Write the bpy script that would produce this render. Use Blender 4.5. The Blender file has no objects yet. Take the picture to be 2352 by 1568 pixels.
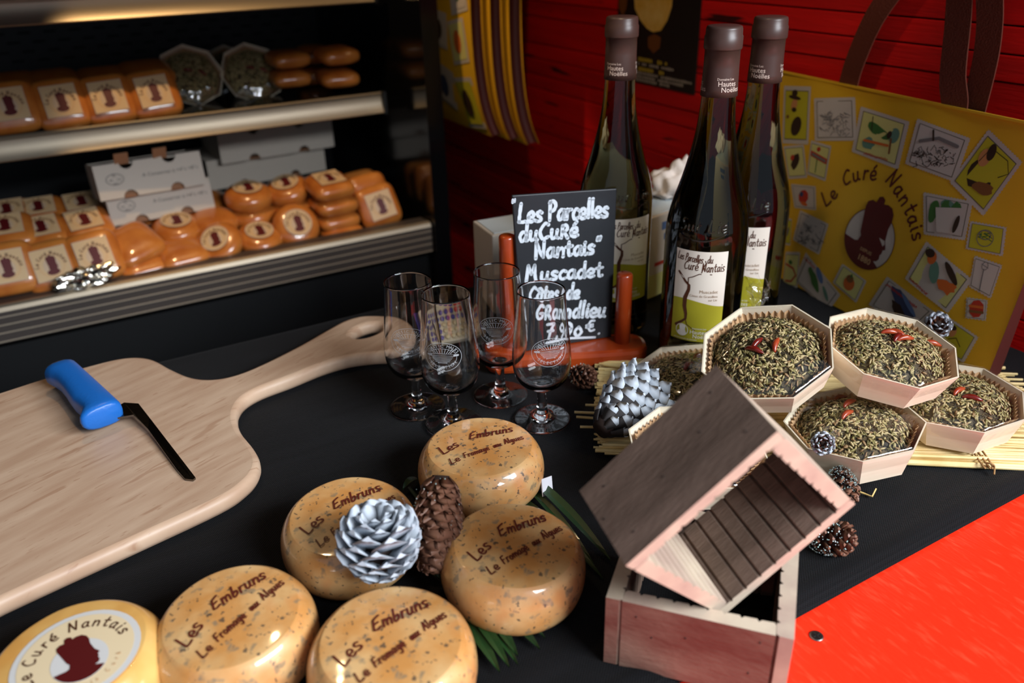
import bpy, bmesh, math, random
import numpy as np
from mathutils import Vector, Matrix, Euler, noise

PI = math.pi
scene = bpy.context.scene
COL = scene.collection

# ------------------------------------------------------------------ camera
F_PX, CX, CY = 1900.0, 1176.0, 784.0
PITCH, ROLL, YAW, CAM_H = math.radians(26.7), math.radians(1.41), math.radians(29.4), 0.42
FW = Vector((math.sin(YAW) * math.cos(PITCH), math.cos(YAW) * math.cos(PITCH), -math.sin(PITCH)))
_r = Vector((math.cos(YAW), -math.sin(YAW), 0)); _u = _r.cross(FW)
RT = math.cos(ROLL) * _r - math.sin(ROLL) * _u
UP = math.sin(ROLL) * _r + math.cos(ROLL) * _u
CAM = Vector((0, 0, CAM_H))
cd = bpy.data.cameras.new('camera'); cam = bpy.data.objects.new('camera', cd); COL.objects.link(cam)
cam.matrix_world = Matrix(((RT.x, UP.x, -FW.x, CAM.x), (RT.y, UP.y, -FW.y, CAM.y), (RT.z, UP.z, -FW.z, CAM.z), (0, 0, 0, 1)))
cd.sensor_width = 36; cd.lens = F_PX / 2352 * 36; cd.clip_start = 0.02
cd.dof.use_dof = True; cd.dof.focus_distance = 0.68; cd.dof.aperture_fstop = 5.0
scene.camera = cam

# ------------------------------------------------------------------ world and lights
w = bpy.data.worlds.new('world'); scene.world = w; w.use_nodes = True
bg = w.node_tree.nodes['Background']; bg.inputs[0].default_value = (0.72, 0.84, 1.0, 1); bg.inputs[1].default_value = 0.45
def area(name, loc, target, sx, sy, power, col):
    l = bpy.data.lights.new(name, 'AREA'); l.shape = 'RECTANGLE'; l.size = sx; l.size_y = sy; l.energy = power; l.color = col
    o = bpy.data.objects.new(name, l); COL.objects.link(o); o.location = loc
    o.rotation_euler = (Vector(target) - Vector(loc)).to_track_quat('-Z', 'Y').to_euler(); return o
area('daylight', (1.10, -1.42, 1.34), (0.42, 0.40, 0), 1.6, 0.65, 118, (0.88, 0.94, 1.0))
def spot(name, loc, target, power, col, size, blend, rad):
    l = bpy.data.lights.new(name, 'SPOT'); l.energy = power; l.color = col; l.spot_size = math.radians(size); l.spot_blend = blend
    l.shadow_soft_size = rad
    o = bpy.data.objects.new(name, l); COL.objects.link(o); o.location = loc
    o.rotation_euler = (Vector(target) - Vector(loc)).to_track_quat('-Z', 'Y').to_euler(); return o
spot('stall_lamp', (0.14, 1.00, 0.96), (0.22, 0.84, 0.0), 4.5, (1.0, 0.70, 0.38), 64, 0.5, 0.02)
spot('shelf_lamp', (0.20, 1.15, 0.96), (0.46, 1.45, 0.0), 16, (1.0, 0.66, 0.32), 54, 0.25, 0.012)
spot('counter_lamp', (0.24, 0.46, 0.92), (0.86, 1.12, 0.16), 7.5, (1.0, 0.76, 0.48), 56, 0.6, 0.015)
vs = scene.view_settings
vs.view_transform = 'Standard'; vs.look = 'None'; vs.gamma = 1; vs.exposure = 0.0; vs.use_curve_mapping = False

# ------------------------------------------------------------------ helpers
def ray(px, py): return FW + RT * ((px - CX) / F_PX) - UP * ((py - CY) / F_PX)
def at(px, py, z=0.0):
    d = ray(px, py); return CAM + d * ((z - CAM.z) / d.z)
def at_y(px, py, Y):
    d = ray(px, py); return CAM + d * ((Y - CAM.y) / d.y)
def at_x(px, py, X):
    d = ray(px, py); return CAM + d * ((X - CAM.x) / d.x)
def at_plane(px, py, o, n):
    d = ray(px, py); return CAM + d * ((o - CAM).dot(n) / d.dot(n))

class MB:
    def __init__(s): s.v = []; s.f = []; s.m = []; s.sm = []
    def add(s, vs, fs, mi=0, smooth=False):
        b = len(s.v); s.v += [tuple(p) for p in vs]
        for f in fs: s.f.append(tuple(i + b for i in f)); s.m.append(mi); s.sm.append(smooth)
        return s
    def box(s, x0, x1, y0, y1, z0, z1, mi=0):
        v = [(x0,y0,z0),(x1,y0,z0),(x1,y1,z0),(x0,y1,z0),(x0,y0,z1),(x1,y0,z1),(x1,y1,z1),(x0,y1,z1)]
        return s.add(v, [(0,3,2,1),(4,5,6,7),(0,1,5,4),(1,2,6,5),(2,3,7,6),(3,0,4,7)], mi)
    def lathe(s, prof, n=48, mi=0, smooth=True, cap0=True, cap1=True):
        v = []; f = []
        for r, z in prof:
            for i in range(n): a = 2*PI*i/n; v.append((r*math.cos(a), r*math.sin(a), z))
        for j in range(len(prof)-1):
            for i in range(n):
                k = (i+1) % n; f.append((j*n+i, j*n+k, (j+1)*n+k, (j+1)*n+i))
        if cap0: f.append(tuple(range(n-1, -1, -1)))
        if cap1: f.append(tuple(range((len(prof)-1)*n, len(prof)*n)))
        return s.add(v, f, mi, smooth)
    def tube(s, pts, rad, n=8, mi=0, smooth=True, caps=True):
        pts = [Vector(p) for p in pts]; v = []; f = []; N = len(pts); prev = None
        for i, p in enumerate(pts):
            t = (pts[min(i+1, N-1)] - pts[max(i-1, 0)]).normalized()
            if prev is None: a = t.orthogonal().normalized()
            else: a = (prev - t*prev.dot(t)).normalized()
            prev = a; b = t.cross(a); r = rad[i] if isinstance(rad, (list, tuple)) else rad
            for k in range(n): q = 2*PI*k/n; v.append(p + (a*math.cos(q) + b*math.sin(q))*r)
        for i in range(N-1):
            for k in range(n): m = (k+1) % n; f.append((i*n+k, i*n+m, (i+1)*n+m, (i+1)*n+k))
        if caps: f.append(tuple(range(n-1, -1, -1))); f.append(tuple(range((N-1)*n, N*n)))
        return s.add(v, f, mi, smooth)
    def prism(s, poly, z0, z1, mi=0):
        n = len(poly); v = [(x, y, z0) for x, y in poly] + [(x, y, z1) for x, y in poly]
        f = [tuple(range(n-1, -1, -1)), tuple(range(n, 2*n))] + [(i, (i+1) % n, n+(i+1) % n, n+i) for i in range(n)]
        return s.add(v, f, mi)
    def mesh(s, name, mats):
        me = bpy.data.meshes.new(name); me.from_pydata(s.v, [], s.f)
        for m in mats: me.materials.append(m)
        me.polygons.foreach_set('material_index', s.m); me.polygons.foreach_set('use_smooth', s.sm); me.update(); return me
    def build(s, name, mats, parent=None, bevel=0):
        if not isinstance(mats, (list, tuple)): mats = [mats]
        return obj(name, s.mesh(name, mats), parent, bevel)
def obj(name, me, parent=None, bevel=0):
    o = bpy.data.objects.new(name, me); COL.objects.link(o); o.parent = parent
    if bevel:
        b = o.modifiers.new('bevel', 'BEVEL'); b.width = bevel; b.segments = 2; b.limit_method = 'ANGLE'; b.angle_limit = math.radians(40)
    return o
def tag(o, label, cat, group=None):
    o['label'] = label; o['category'] = cat
    if group: o['group'] = group
    return o
def thing(name, label, cat, loc=(0,0,0), rot=(0,0,0), group=None):
    o = bpy.data.objects.new(name, None); COL.objects.link(o); o.location = loc; o.rotation_euler = rot; o.empty_display_size = .02
    return tag(o, label, cat, group)
def structure(o): o['kind'] = 'structure'; return o
def dup(root, label=None, loc=None, rot=None, group=None):
    r = root.copy(); COL.objects.link(r)
    if loc is not None: r.location = loc
    if rot is not None: r.rotation_euler = rot
    if label: r['label'] = label
    if group: r['group'] = group
    def rec(a, b):
        for ch in list(a.children):
            if ch == b: continue
            c = ch.copy(); COL.objects.link(c); c.parent = b; rec(ch, c)
    kids = list(root.children)
    for ch in kids:
        c = ch.copy(); COL.objects.link(c); c.parent = r
        for g in list(ch.children):
            d = g.copy(); COL.objects.link(d); d.parent = c
    return r
def grid(nx, ny, fn, mi=0, smooth=True):
    m = MB(); v = [fn(i/nx, j/ny) for j in range(ny+1) for i in range(nx+1)]
    m.add(v, [(j*(nx+1)+i, j*(nx+1)+i+1, (j+1)*(nx+1)+i+1, (j+1)*(nx+1)+i) for j in range(ny) for i in range(nx)], mi, smooth); return m
def spline(pts, sub=6, closed=False):
    P = [np.array(p, float) for p in pts]; n = len(P); out = []
    if n < 3 and not closed: return [tuple(p) for p in P]
    rng = range(n) if closed else range(n-1)
    for i in rng:
        p0 = P[(i-1) % n] if closed else P[max(i-1, 0)]; p1 = P[i]; p2 = P[(i+1) % n]; p3 = P[(i+2) % n] if closed else P[min(i+2, n-1)]
        for k in range(sub):
            t = k/sub; out.append(tuple(.5*((2*p1) + (p2-p0)*t + (2*p0-5*p1+4*p2-p3)*t*t + (3*p1-p0-3*p2+p3)*t**3)))
    if not closed: out.append(tuple(P[-1]))
    return out

# ------------------------------------------------------------------ materials
def srgb(r, g, b):
    f = lambda c: (c/255/12.92) if c/255 <= .04045 else ((c/255+.055)/1.055)**2.4
    return (f(r), f(g), f(b))
def mat(name, c, rough=.5, metal=0, c2=None, scale=8, stretch=(1,1,1), detail=4, lo=.35, hi=.65, bump=0, bscale=None, coat=0, trans=0, ior=1.45, spec=.5, sheen=0, coat_rough=.05, rotz=0):
    m = bpy.data.materials.new(name); m.use_nodes = True; nt = m.node_tree; N = nt.nodes; L = nt.links
    p = N['Principled BSDF']; p.inputs['Base Color'].default_value = (*c, 1); p.inputs['Roughness'].default_value = rough
    p.inputs['Metallic'].default_value = metal; p.inputs['Coat Weight'].default_value = coat; p.inputs['Coat Roughness'].default_value = coat_rough
    p.inputs['Transmission Weight'].default_value = trans; p.inputs['IOR'].default_value = ior; p.inputs['Specular IOR Level'].default_value = spec
    p.inputs['Sheen Weight'].default_value = sheen
    if c2 is not None or bump:
        tc = N.new('ShaderNodeTexCoord'); mp = N.new('ShaderNodeMapping'); mp.inputs['Scale'].default_value = stretch; mp.inputs['Rotation'].default_value = (0, 0, rotz)
        L.new(tc.outputs['Object'], mp.inputs[0])
        nz = N.new('ShaderNodeTexNoise'); nz.inputs['Scale'].default_value = scale; nz.inputs['Detail'].default_value = detail; L.new(mp.outputs[0], nz.inputs['Vector'])
        if c2 is not None:
            cr = N.new('ShaderNodeValToRGB'); cr.color_ramp.elements[0].position = lo; cr.color_ramp.elements[1].position = hi
            cr.color_ramp.elements[0].color = (*c, 1); cr.color_ramp.elements[1].color = (*c2, 1)
            L.new(nz.outputs[0], cr.inputs[0]); L.new(cr.outputs[0], p.inputs['Base Color'])
        if bump:
            nb = nz
            if bscale: nb = N.new('ShaderNodeTexNoise'); nb.inputs['Scale'].default_value = bscale; nb.inputs['Detail'].default_value = 3; L.new(mp.outputs[0], nb.inputs['Vector'])
            bp = N.new('ShaderNodeBump'); bp.inputs['Strength'].default_value = bump; bp.inputs['Distance'].default_value = .002
            L.new(nb.outputs[0], bp.inputs['Height']); L.new(bp.outputs[0], p.inputs['Normal'])
    return m
def overlay(m, c, scale, thr, soft=.04, stretch=(1,1,1), kind='noise', detail=2, amount=1.0):
    """mix a second colour over a material where a noise passes a threshold"""
    nt = m.node_tree; N = nt.nodes; L = nt.links; p = N['Principled BSDF']; inp = p.inputs['Base Color']
    mx = N.new('ShaderNodeMix'); mx.data_type = 'RGBA'
    if inp.links: L.new(inp.links[0].from_socket, mx.inputs['A'])
    else: mx.inputs['A'].default_value = inp.default_value
    mx.inputs['B'].default_value = (*c, 1)
    tc = N.new('ShaderNodeTexCoord'); mp = N.new('ShaderNodeMapping'); mp.inputs['Scale'].default_value = stretch; L.new(tc.outputs['Object'], mp.inputs[0])
    if kind == 'noise':
        t = N.new('ShaderNodeTexNoise'); t.inputs['Detail'].default_value = detail; out = t.outputs[0]
    else:
        t = N.new('ShaderNodeTexVoronoi'); out = t.outputs['Distance']
    t.inputs['Scale'].default_value = scale; L.new(mp.outputs[0], t.inputs['Vector'])
    mr = N.new('ShaderNodeMapRange'); L.new(out, mr.inputs['Value'])
    if kind == 'noise': mr.inputs['From Min'].default_value = thr; mr.inputs['From Max'].default_value = thr+soft
    else: mr.inputs['From Min'].default_value = thr; mr.inputs['From Max'].default_value = thr-soft
    mr.inputs['To Max'].default_value = amount
    L.new(mr.outputs[0], mx.inputs['Factor']); L.new(mx.outputs['Result'], inp); return m
def film_mat(name, tint=1.0, add=.07, bump=.3, bscale=90, rough=.06):
    m = bpy.data.materials.new(name); m.use_nodes = True; nt = m.node_tree; N = nt.nodes; L = nt.links
    N.remove(N['Principled BSDF']); out = N['Material Output']
    tr = N.new('ShaderNodeBsdfTransparent'); tr.inputs[0].default_value = (tint, tint, tint, 1)
    gl = N.new('ShaderNodeBsdfGlossy'); gl.inputs['Roughness'].default_value = rough
    fr = N.new('ShaderNodeLayerWeight'); fr.inputs['Blend'].default_value = .5
    pw_ = N.new('ShaderNodeMath'); pw_.operation = 'POWER'; pw_.inputs[1].default_value = 5; L.new(fr.outputs['Facing'], pw_.inputs[0])
    ml = N.new('ShaderNodeMath'); ml.operation = 'MULTIPLY'; ml.inputs[1].default_value = .5; L.new(pw_.outputs[0], ml.inputs[0])
    ad = N.new('ShaderNodeMath'); ad.operation = 'ADD'; ad.inputs[1].default_value = add; ad.use_clamp = True
    L.new(ml.outputs[0], ad.inputs[0]); mx = N.new('ShaderNodeMixShader')
    L.new(ad.outputs[0], mx.inputs[0]); L.new(tr.outputs[0], mx.inputs[1]); L.new(gl.outputs[0], mx.inputs[2]); L.new(mx.outputs[0], out.inputs[0])
    tc = N.new('ShaderNodeTexCoord'); nz = N.new('ShaderNodeTexNoise'); nz.inputs['Scale'].default_value = bscale; L.new(tc.outputs['Object'], nz.inputs['Vector'])
    bp = N.new('ShaderNodeBump'); bp.inputs['Strength'].default_value = bump; bp.inputs['Distance'].default_value = .002
    L.new(nz.outputs[0], bp.inputs['Height']); L.new(bp.outputs[0], gl.inputs['Normal']); L.new(bp.outputs[0], fr.inputs['Normal'])
    return m

red_plank_m = [mat('red_plank_paint%d' % i, srgb(*c), .55, c2=srgb(*d), scale=9, stretch=(1, .5, 6), bump=.5, bscale=60) for i, (c, d) in enumerate([((206,10,6),(178,8,6)),((196,9,6),(214,12,7)),((184,8,6),(206,10,6))])]
for m in red_plank_m: overlay(m, srgb(60,4,3), 22, .66, .05, (1,.35,3))
red_top_m = mat('red_counter_paint', srgb(250,48,22), .32, c2=srgb(255,72,44), scale=170, stretch=(1.6,.35,1), lo=.55, hi=.75, bump=.25, bscale=260, rotz=.3)
cloth_m = mat('black_cloth', srgb(8,8,10), .75, c2=srgb(13,13,16), scale=30, stretch=(.3,3,1), sheen=.03, spec=.16, bump=.0)
def weave(m):
    nt = m.node_tree; N = nt.nodes; L = nt.links; p = N['Principled BSDF']
    tc = N.new('ShaderNodeTexCoord'); mp = N.new('ShaderNodeMapping'); mp.inputs['Rotation'].default_value = (0, 0, .78); L.new(tc.outputs['Object'], mp.inputs[0])
    vo = N.new('ShaderNodeTexVoronoi'); vo.inputs['Scale'].default_value = 620; vo.inputs['Randomness'].default_value = .12; L.new(mp.outputs[0], vo.inputs['Vector'])
    bp = N.new('ShaderNodeBump'); bp.inputs['Strength'].default_value = .9; bp.inputs['Distance'].default_value = .0008
    L.new(vo.outputs['Distance'], bp.inputs['Height']); L.new(bp.outputs[0], p.inputs['Normal'])
weave(cloth_m)
maple_m = mat('maple_wood', srgb(184,150,124), .45, c2=srgb(202,172,146), scale=10, stretch=(1.2,9,1), detail=6)
for th, sc, st in ((.63, 26, (.7,6,1)), (.66, 60, (1,5,1))): overlay(maple_m, srgb(160,118,90), sc, th, .05, st, amount=.5)
orange_wood_m = mat('varnished_mahogany', srgb(140,46,14), .26, c2=srgb(170,66,24), scale=20, stretch=(1,1,.15), coat=.5, coat_rough=.15)
slate_m = mat('slate', srgb(22,25,29), .5, c2=srgb(36,39,44), scale=8, stretch=(1,1,3), bump=.15, bscale=60)
chalk_m = mat('chalk_paint', srgb(205,212,220), .6)
glass_m = mat('clear_glass', (1,1,1), .0, trans=1, ior=1.48)
etch_m = mat('etched_white', srgb(196,198,202), .6); etch_m.node_tree.nodes['Principled BSDF'].inputs['Alpha'].default_value = .55
bottle_m = mat('olive_bottle_glass', srgb(150,138,24), .02, trans=1, ior=1.45)
def absorb(m, col, dens):
    N = m.node_tree.nodes; L = m.node_tree.links; N['Principled BSDF'].inputs['Base Color'].default_value = (.95, .95, .85, 1)
    v = N.new('ShaderNodeVolumeAbsorption'); v.inputs['Color'].default_value = (*col, 1); v.inputs['Density'].default_value = dens
    L.new(v.outputs[0], N['Material Output'].inputs['Volume'])
absorb(bottle_m, srgb(146,136,4), 44)
capsule_m = mat('brown_capsule', srgb(72,52,46), .38, spec=.5)
print_cream_m = mat('cream_print', srgb(225,205,190), .6)
label_white_m = mat('label_paper_white', srgb(226,214,200), .6)
label_green_m = mat('label_paper_green', srgb(160,152,30), .6)
label_green2_m = mat('label_print_green', srgb(150,160,70), .6)
brown_ink_m = mat('brown_ink', srgb(78,38,16), .6)
lightbrown_ink_m = mat('light_brown_ink', srgb(150,120,90), .6)
print_white_m = mat('white_print', srgb(228,222,214), .6)
rind_m = mat('algae_cheese_rind', srgb(206,142,76), .38, c2=srgb(224,182,126), scale=30, coat=.9, coat_rough=.06, bump=.3, bscale=55, detail=5)
overlay(rind_m, srgb(214,118,46), 24, .56, .14, amount=.65); overlay(rind_m, srgb(128,116,96), 140, .585, .10, amount=.7); overlay(rind_m, srgb(64,60,56), 260, .645, .04, amount=.8)
yellow_rind_m = mat('washed_cheese_rind', srgb(222,160,82), .35, c2=srgb(232,186,110), scale=22, coat=.9, coat_rough=.06, bump=.2, bscale=60)
cab_rind_m = mat('orange_cheese_rind', srgb(172,92,34), .34, c2=srgb(200,124,54), scale=18, coat=.9, coat_rough=.08, bump=.25, bscale=70)
ink_m = mat('dark_red_ink', srgb(92,26,18), .5)
label_rim_m = mat('sticker_silver', srgb(214,210,206), .4)
label_cream_m = mat('sticker_cream', srgb(232,208,168), .45)
maroon_m = mat('maroon_print', srgb(84,14,16), .5)
tan_ring_m = mat('sticker_tan', srgb(206,164,118), .5)
box_wood_m = mat('poplar_veneer', srgb(240,228,202), .5, c2=srgb(232,212,184), scale=14, stretch=(1,1,7), coat=.35, coat_rough=.15)
liner_m = mat('brown_paper_liner', srgb(206,168,126), .6, c2=srgb(184,142,102), scale=30)
herb_base_m = mat('herb_rind', srgb(48,40,26), .75, c2=srgb(96,78,46), scale=70)
seed_ms = [mat('seed%d' % i, srgb(*c), .55) for i, c in enumerate([(168,150,100),(140,128,76),(190,170,124),(104,96,56),(70,60,46),(40,36,32),(150,118,80)])]
chili_m = mat('dried_chili', srgb(146,40,22), .35, c2=srgb(186,84,40), scale=60, coat=.5); chili_dark_m = mat('dark_chili', srgb(110,22,14), .3, coat=.5)
film_m = film_mat('cling_film', bump=.18, bscale=45); twist_m = film_mat('film_twist', add=.10, bump=.7, bscale=120, rough=.12)
frost_m = mat('frosted_cone', srgb(176,184,194), .6, c2=srgb(200,207,216), scale=60); frost_dark_m = mat('frosted_cone_inner', srgb(62,58,58), .8)
cone_brown_m = mat('cone_brown', srgb(92,54,36), .5, c2=srgb(70,40,28), scale=90); cone_tip_m = mat('cone_tip', srgb(126,86,66), .5)
cone_core_m = mat('cone_core', srgb(38,22,16), .8); glitter_m = mat('glitter', srgb(215,225,225), .25, metal=.3, c2=srgb(150,190,180), scale=300, bump=.8, bscale=400)
straw_m = mat('straw', srgb(232,208,146), .45, c2=srgb(206,172,106), scale=30, stretch=(1,1,1)); twine_m = mat('twine', srgb(160,122,76), .8)
leaf_m = mat('palm_leaf', srgb(28,58,24), .42, c2=srgb(20,44,20), scale=30, coat=.2)
worn_m = mat('worn_brown_wood', srgb(96,78,66), .6, c2=srgb(126,104,90), scale=12, stretch=(1,1,6), detail=5, bump=.25, bscale=120)
worn_red_m = mat('worn_red_wood', srgb(112,68,58), .6, c2=srgb(142,112,96), scale=14, stretch=(1,1,3), detail=5, bump=.25, bscale=120)
pale_m = mat('pale_cut_and_lit_wood', srgb(208,190,166), .6, c2=srgb(180,156,140), scale=30, detail=5)
hole_m = mat('nail_hole', srgb(24,18,16), .8)
blue_m = mat('blue_plastic', srgb(28,104,190), .36, bump=.1, bscale=300); steel_m = mat('knife_steel', srgb(120,116,110), .22, metal=1, bump=.1, bscale=200)
alu_m = mat('brushed_aluminium', srgb(172,158,138), .42, metal=.75); alu_dark_m = mat('grey_rail_face', srgb(80,72,68), .5, metal=.5); alu_line_m = mat('rail_line', srgb(206,190,168), .35, metal=.6)
black_gloss_m = mat('black_gloss', srgb(10,10,12), .12); black_m = mat('black_cabinet', srgb(12,13,15), .5)
carton_m = mat('white_carton', srgb(196,184,170), .6); kraft_m = mat('kraft_board', srgb(150,104,72), .7); grey_ink_m = mat('grey_ink', srgb(96,88,86), .7)
foil_m = mat('aluminium_foil', srgb(220,215,205), .18, metal=1, bump=.8, bscale=120)
bag_m = mat('yellow_tote', srgb(208,160,28), .55, c2=srgb(220,172,38), scale=6); bag_side_m = mat('tote_gusset', srgb(66,18,10), .6); strap_m = mat('brown_strap', srgb(92,38,20), .8, bump=.4, bscale=500)
stamp_paper_m = mat('stamp_paper', srgb(186,176,168), .6); stamp_line_m = mat('stamp_line', srgb(96,88,70), .6); stamp_yellow_m = mat('stamp_yellow', srgb(182,172,38), .6); stamp_pale_m = mat('stamp_pale', srgb(198,192,120), .6)
pic = {k: mat('print_' + k, srgb(*c), .6) for k, c in dict(dark=(52,34,22), teal=(92,128,112), green=(60,104,48), orange=(196,96,36), red=(176,50,30), blue=(84,108,150), grey=(110,104,102), brown=(120,76,38), skin=(190,130,80), navy=(56,66,100)).items()}
poster_m = mat('poster_black', srgb(30,24,20), .35); poster_y_m = mat('poster_yellow', srgb(206,150,40), .4, c2=srgb(226,184,100), scale=30); poster_txt_m = mat('poster_text', srgb(150,136,120), .5); poster_txt2_m = mat('poster_text_yellow', srgb(170,140,40), .5); poster_brown_m = mat('poster_brown', srgb(110,62,24), .4)
calc_m = mat('calculator_case', srgb(200,186,160), .4); key_b_m = mat('key_blue', srgb(70,66,140), .4); key_c_m = mat('key_cream', srgb(210,190,150), .4); key_r_m = mat('key_red', srgb(200,40,30), .4)
tissue_m = mat('white_tissue', srgb(216,204,196), .8); wall_dark_m = mat('dark_canvas', srgb(26,22,20), .8); floor_m = mat('grey_asphalt', srgb(92,90,88), .8, c2=srgb(80,78,76), scale=3)
paper_bit_m = mat('white_card', srgb(222,220,226), .5)

# ------------------------------------------------------------------ lettering
FONT = {
'L': (.56, [[(.10,1.0),(.05,.5),(.02,.04)],[(.02,.04),(.25,.02),(.5,.06)]]),
'l': (.22, [[(.08,1.0),(.07,.5),(.1,.02)]]),
'e': (.48, [[(.05,.24),(.36,.27),(.37,.45),(.2,.53),(.04,.36),(.06,.12),(.22,.0),(.44,.07)]]),
'é': (.48, [[(.05,.24),(.36,.27),(.37,.45),(.2,.53),(.04,.36),(.06,.12),(.22,.0),(.44,.07)],[(.2,.66),(.36,.84)]]),
's': (.44, [[(.38,.46),(.22,.53),(.07,.42),(.14,.3),(.32,.2),(.34,.06),(.2,.0),(.02,.03)]]),
'P': (.56, [[(.08,.0),(.1,.98)],[(.06,.92),(.3,1.0),(.48,.78),(.34,.52),(.1,.46)]]),
'a': (.52, [[(.4,.48),(.2,.53),(.04,.3),(.12,.02),(.3,.08),(.4,.36)],[(.41,.52),(.39,.12),(.5,.02)]]),
'r': (.4, [[(.08,.52),(.08,.0)],[(.08,.3),(.2,.5),(.36,.5)]]),
'R': (.56, [[(.08,.0),(.1,.72)],[(.08,.7),(.3,.76),(.4,.58),(.28,.4),(.1,.38)],[(.2,.38),(.46,.0)]]),
'c': (.44, [[(.4,.46),(.2,.52),(.04,.26),(.16,.0),(.4,.06)]]),
'd': (.52, [[(.4,.44),(.2,.52),(.04,.26),(.14,.0),(.3,.06),(.4,.24)],[(.42,1.0),(.4,.1),(.48,.02)]]),
'u': (.54, [[(.06,.52),(.07,.12),(.2,.0),(.36,.14)],[(.4,.52),(.38,.12),(.5,.02)]]),
'C': (.6, [[(.54,.78),(.34,.86),(.06,.44),(.2,.02),(.54,.1)]]),
'N': (.66, [[(.06,.0),(.08,.96)],[(.08,.92),(.3,.4),(.5,.04)],[(.5,.04),(.54,.98)]]),
'n': (.54, [[(.07,.52),(.07,.0)],[(.07,.3),(.24,.5),(.4,.42),(.42,.0)]]),
'm': (.74, [[(.07,.52),(.06,.0)],[(.06,.3),(.2,.5),(.33,.42),(.34,.02)],[(.34,.3),(.48,.5),(.62,.42),(.64,.0)]]),
't': (.42, [[(.18,.86),(.16,.3),(.22,.02),(.38,.06)],[(.0,.54),(.38,.58)]]),
'i': (.22, [[(.09,.5),(.08,.1),(.16,.0)],[(.1,.7),(.12,.76)]]),
'M': (.8, [[(.06,.0),(.16,.98)],[(.16,.98),(.34,.4)],[(.34,.4),(.52,.98)],[(.52,.98),(.56,.3),(.64,-.08)]]),
'o': (.5, [[(.22,.52),(.05,.3),(.16,.02),(.38,.1),(.4,.4),(.22,.52)]]),
'ô': (.5, [[(.22,.52),(.05,.3),(.16,.02),(.38,.1),(.4,.4),(.22,.52)],[(.06,.68),(.22,.8),(.4,.68)]]),
'G': (.58, [[(.5,.72),(.3,.8),(.06,.4),(.2,.02),(.46,.1),(.48,.34)],[(.3,.34),(.52,.34)]]),
'7': (.56, [[(.04,.9),(.5,.94)],[(.5,.94),(.3,.5),(.2,.0)],[(.12,.46),(.46,.5)]]),
',': (.26, [[(.12,.08),(.04,-.16)]]),
'9': (.54, [[(.44,.5),(.2,.4),(.08,.62),(.26,.86),(.44,.66),(.4,.3),(.2,.0)]]),
'0': (.5, [[(.24,.6),(.04,.3),(.2,.0),(.42,.26),(.24,.6)]]),
'€': (.56, [[(.5,.9),(.28,.9),(.12,.5),(.26,.06),(.5,.1)],[(.0,.58),(.42,.6)],[(.0,.4),(.4,.42)]]),
'.': (.24, [[(.1,.0),(.13,.03)]]),
'"': (.36, [[(.08,1.0),(.05,.8)],[(.24,1.02),(.2,.82)]]),
'E': (.66, [[(.56,.98),(.24,.84),(.12,.74)],[(.12,.74),(.06,.04)],[(.1,.42),(.44,.52)],[(.06,.04),(.3,.02),(.58,.14)]]),
'b': (.5, [[(.08,.96),(.06,.1),(.2,.0),(.4,.2),(.34,.46),(.1,.3)]]),
'F': (.56, [[(.1,.88),(.04,.0)],[(.1,.88),(.5,.94)],[(.08,.46),(.38,.5)]]),
'g': (.52, [[(.4,.46),(.18,.52),(.05,.26),(.18,.04),(.4,.3)],[(.42,.5),(.38,-.2),(.2,-.4),(.04,-.3)]]),
'p': (.5, [[(.1,.52),(.06,-.4)],[(.08,.3),(.26,.52),(.42,.3),(.28,.04),(.08,.1)]]),
'q': (.5, [[(.4,.46),(.18,.52),(.05,.26),(.18,.04),(.4,.3)],[(.42,.5),(.4,-.38)]]),
'x': (.48, [[(.04,.5),(.4,.0)],[(.4,.5),(.04,.0)]]),
'A': (.64, [[(.02,.0),(.3,.96)],[(.3,.96),(.56,.0)],[(.1,.34),(.5,.38)]]),
'S': (.5, [[(.44,.84),(.26,.92),(.1,.74),(.2,.52),(.4,.34),(.34,.08),(.12,.0),(.0,.14)]]),
' ': (.32, []),
}
def strokes(text, size, track=.06, seed=0, wob=.0, slant=0.0):
    rnd = random.Random(seed); out = []; x = 0
    for ch in text:
        wd, st = FONT[ch]; a = rnd.uniform(-wob, wob); dy = rnd.uniform(-wob, wob)*.25; s = 1 + rnd.uniform(-wob, wob)*.6
        for q in st:
            pts = []
            for px, py in (spline(q, 5) if len(q) > 2 else q):
                X = px*s; Y = py*s
                pts.append(((x + X*math.cos(a) - Y*math.sin(a) + slant*Y)*size, (dy + X*math.sin(a) + Y*math.cos(a))*size))
            out.append(pts)
        x += wd + track
    return out, x*size
def ribbon(m, pts, hw, fn, mi=0, caps=True):
    n = len(pts)
    if n < 2: return
    P = [np.array(p, float) for p in pts]; L = []; R_ = []
    for i in range(n):
        t = P[min(i+1, n-1)] - P[max(i-1, 0)]; l = np.linalg.norm(t); t = t/l if l > 1e-12 else np.array([1., 0.]); nn = np.array([-t[1], t[0]])
        h = hw[i] if isinstance(hw, (list, tuple)) else hw
        L.append(P[i] + nn*h); R_.append(P[i] - nn*h)
    m.add([fn(*p) for p in L] + [fn(*p) for p in R_], [(n+i, n+i+1, i+1, i) for i in range(n-1)], mi)
    if caps:
        h0 = hw[0] if isinstance(hw, (list, tuple)) else hw; h1 = hw[-1] if isinstance(hw, (list, tuple)) else hw
        for c, h in ((P[0], h0), (P[-1], h1)):
            m.add([fn(c[0]+h*math.cos(k*PI/4), c[1]+h*math.sin(k*PI/4)) for k in range(8)], [tuple(range(8))], mi)
def hand(m, text, size, x, y, fn, hw, ang=0, mi=0, **k):
    st, wd = strokes(text, size, **k); c, s = math.cos(ang), math.sin(ang)
    for q in st: ribbon(m, [(x + a*c - b*s, y + a*s + b*c) for a, b in q], hw, fn, mi)
    return wd
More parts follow.
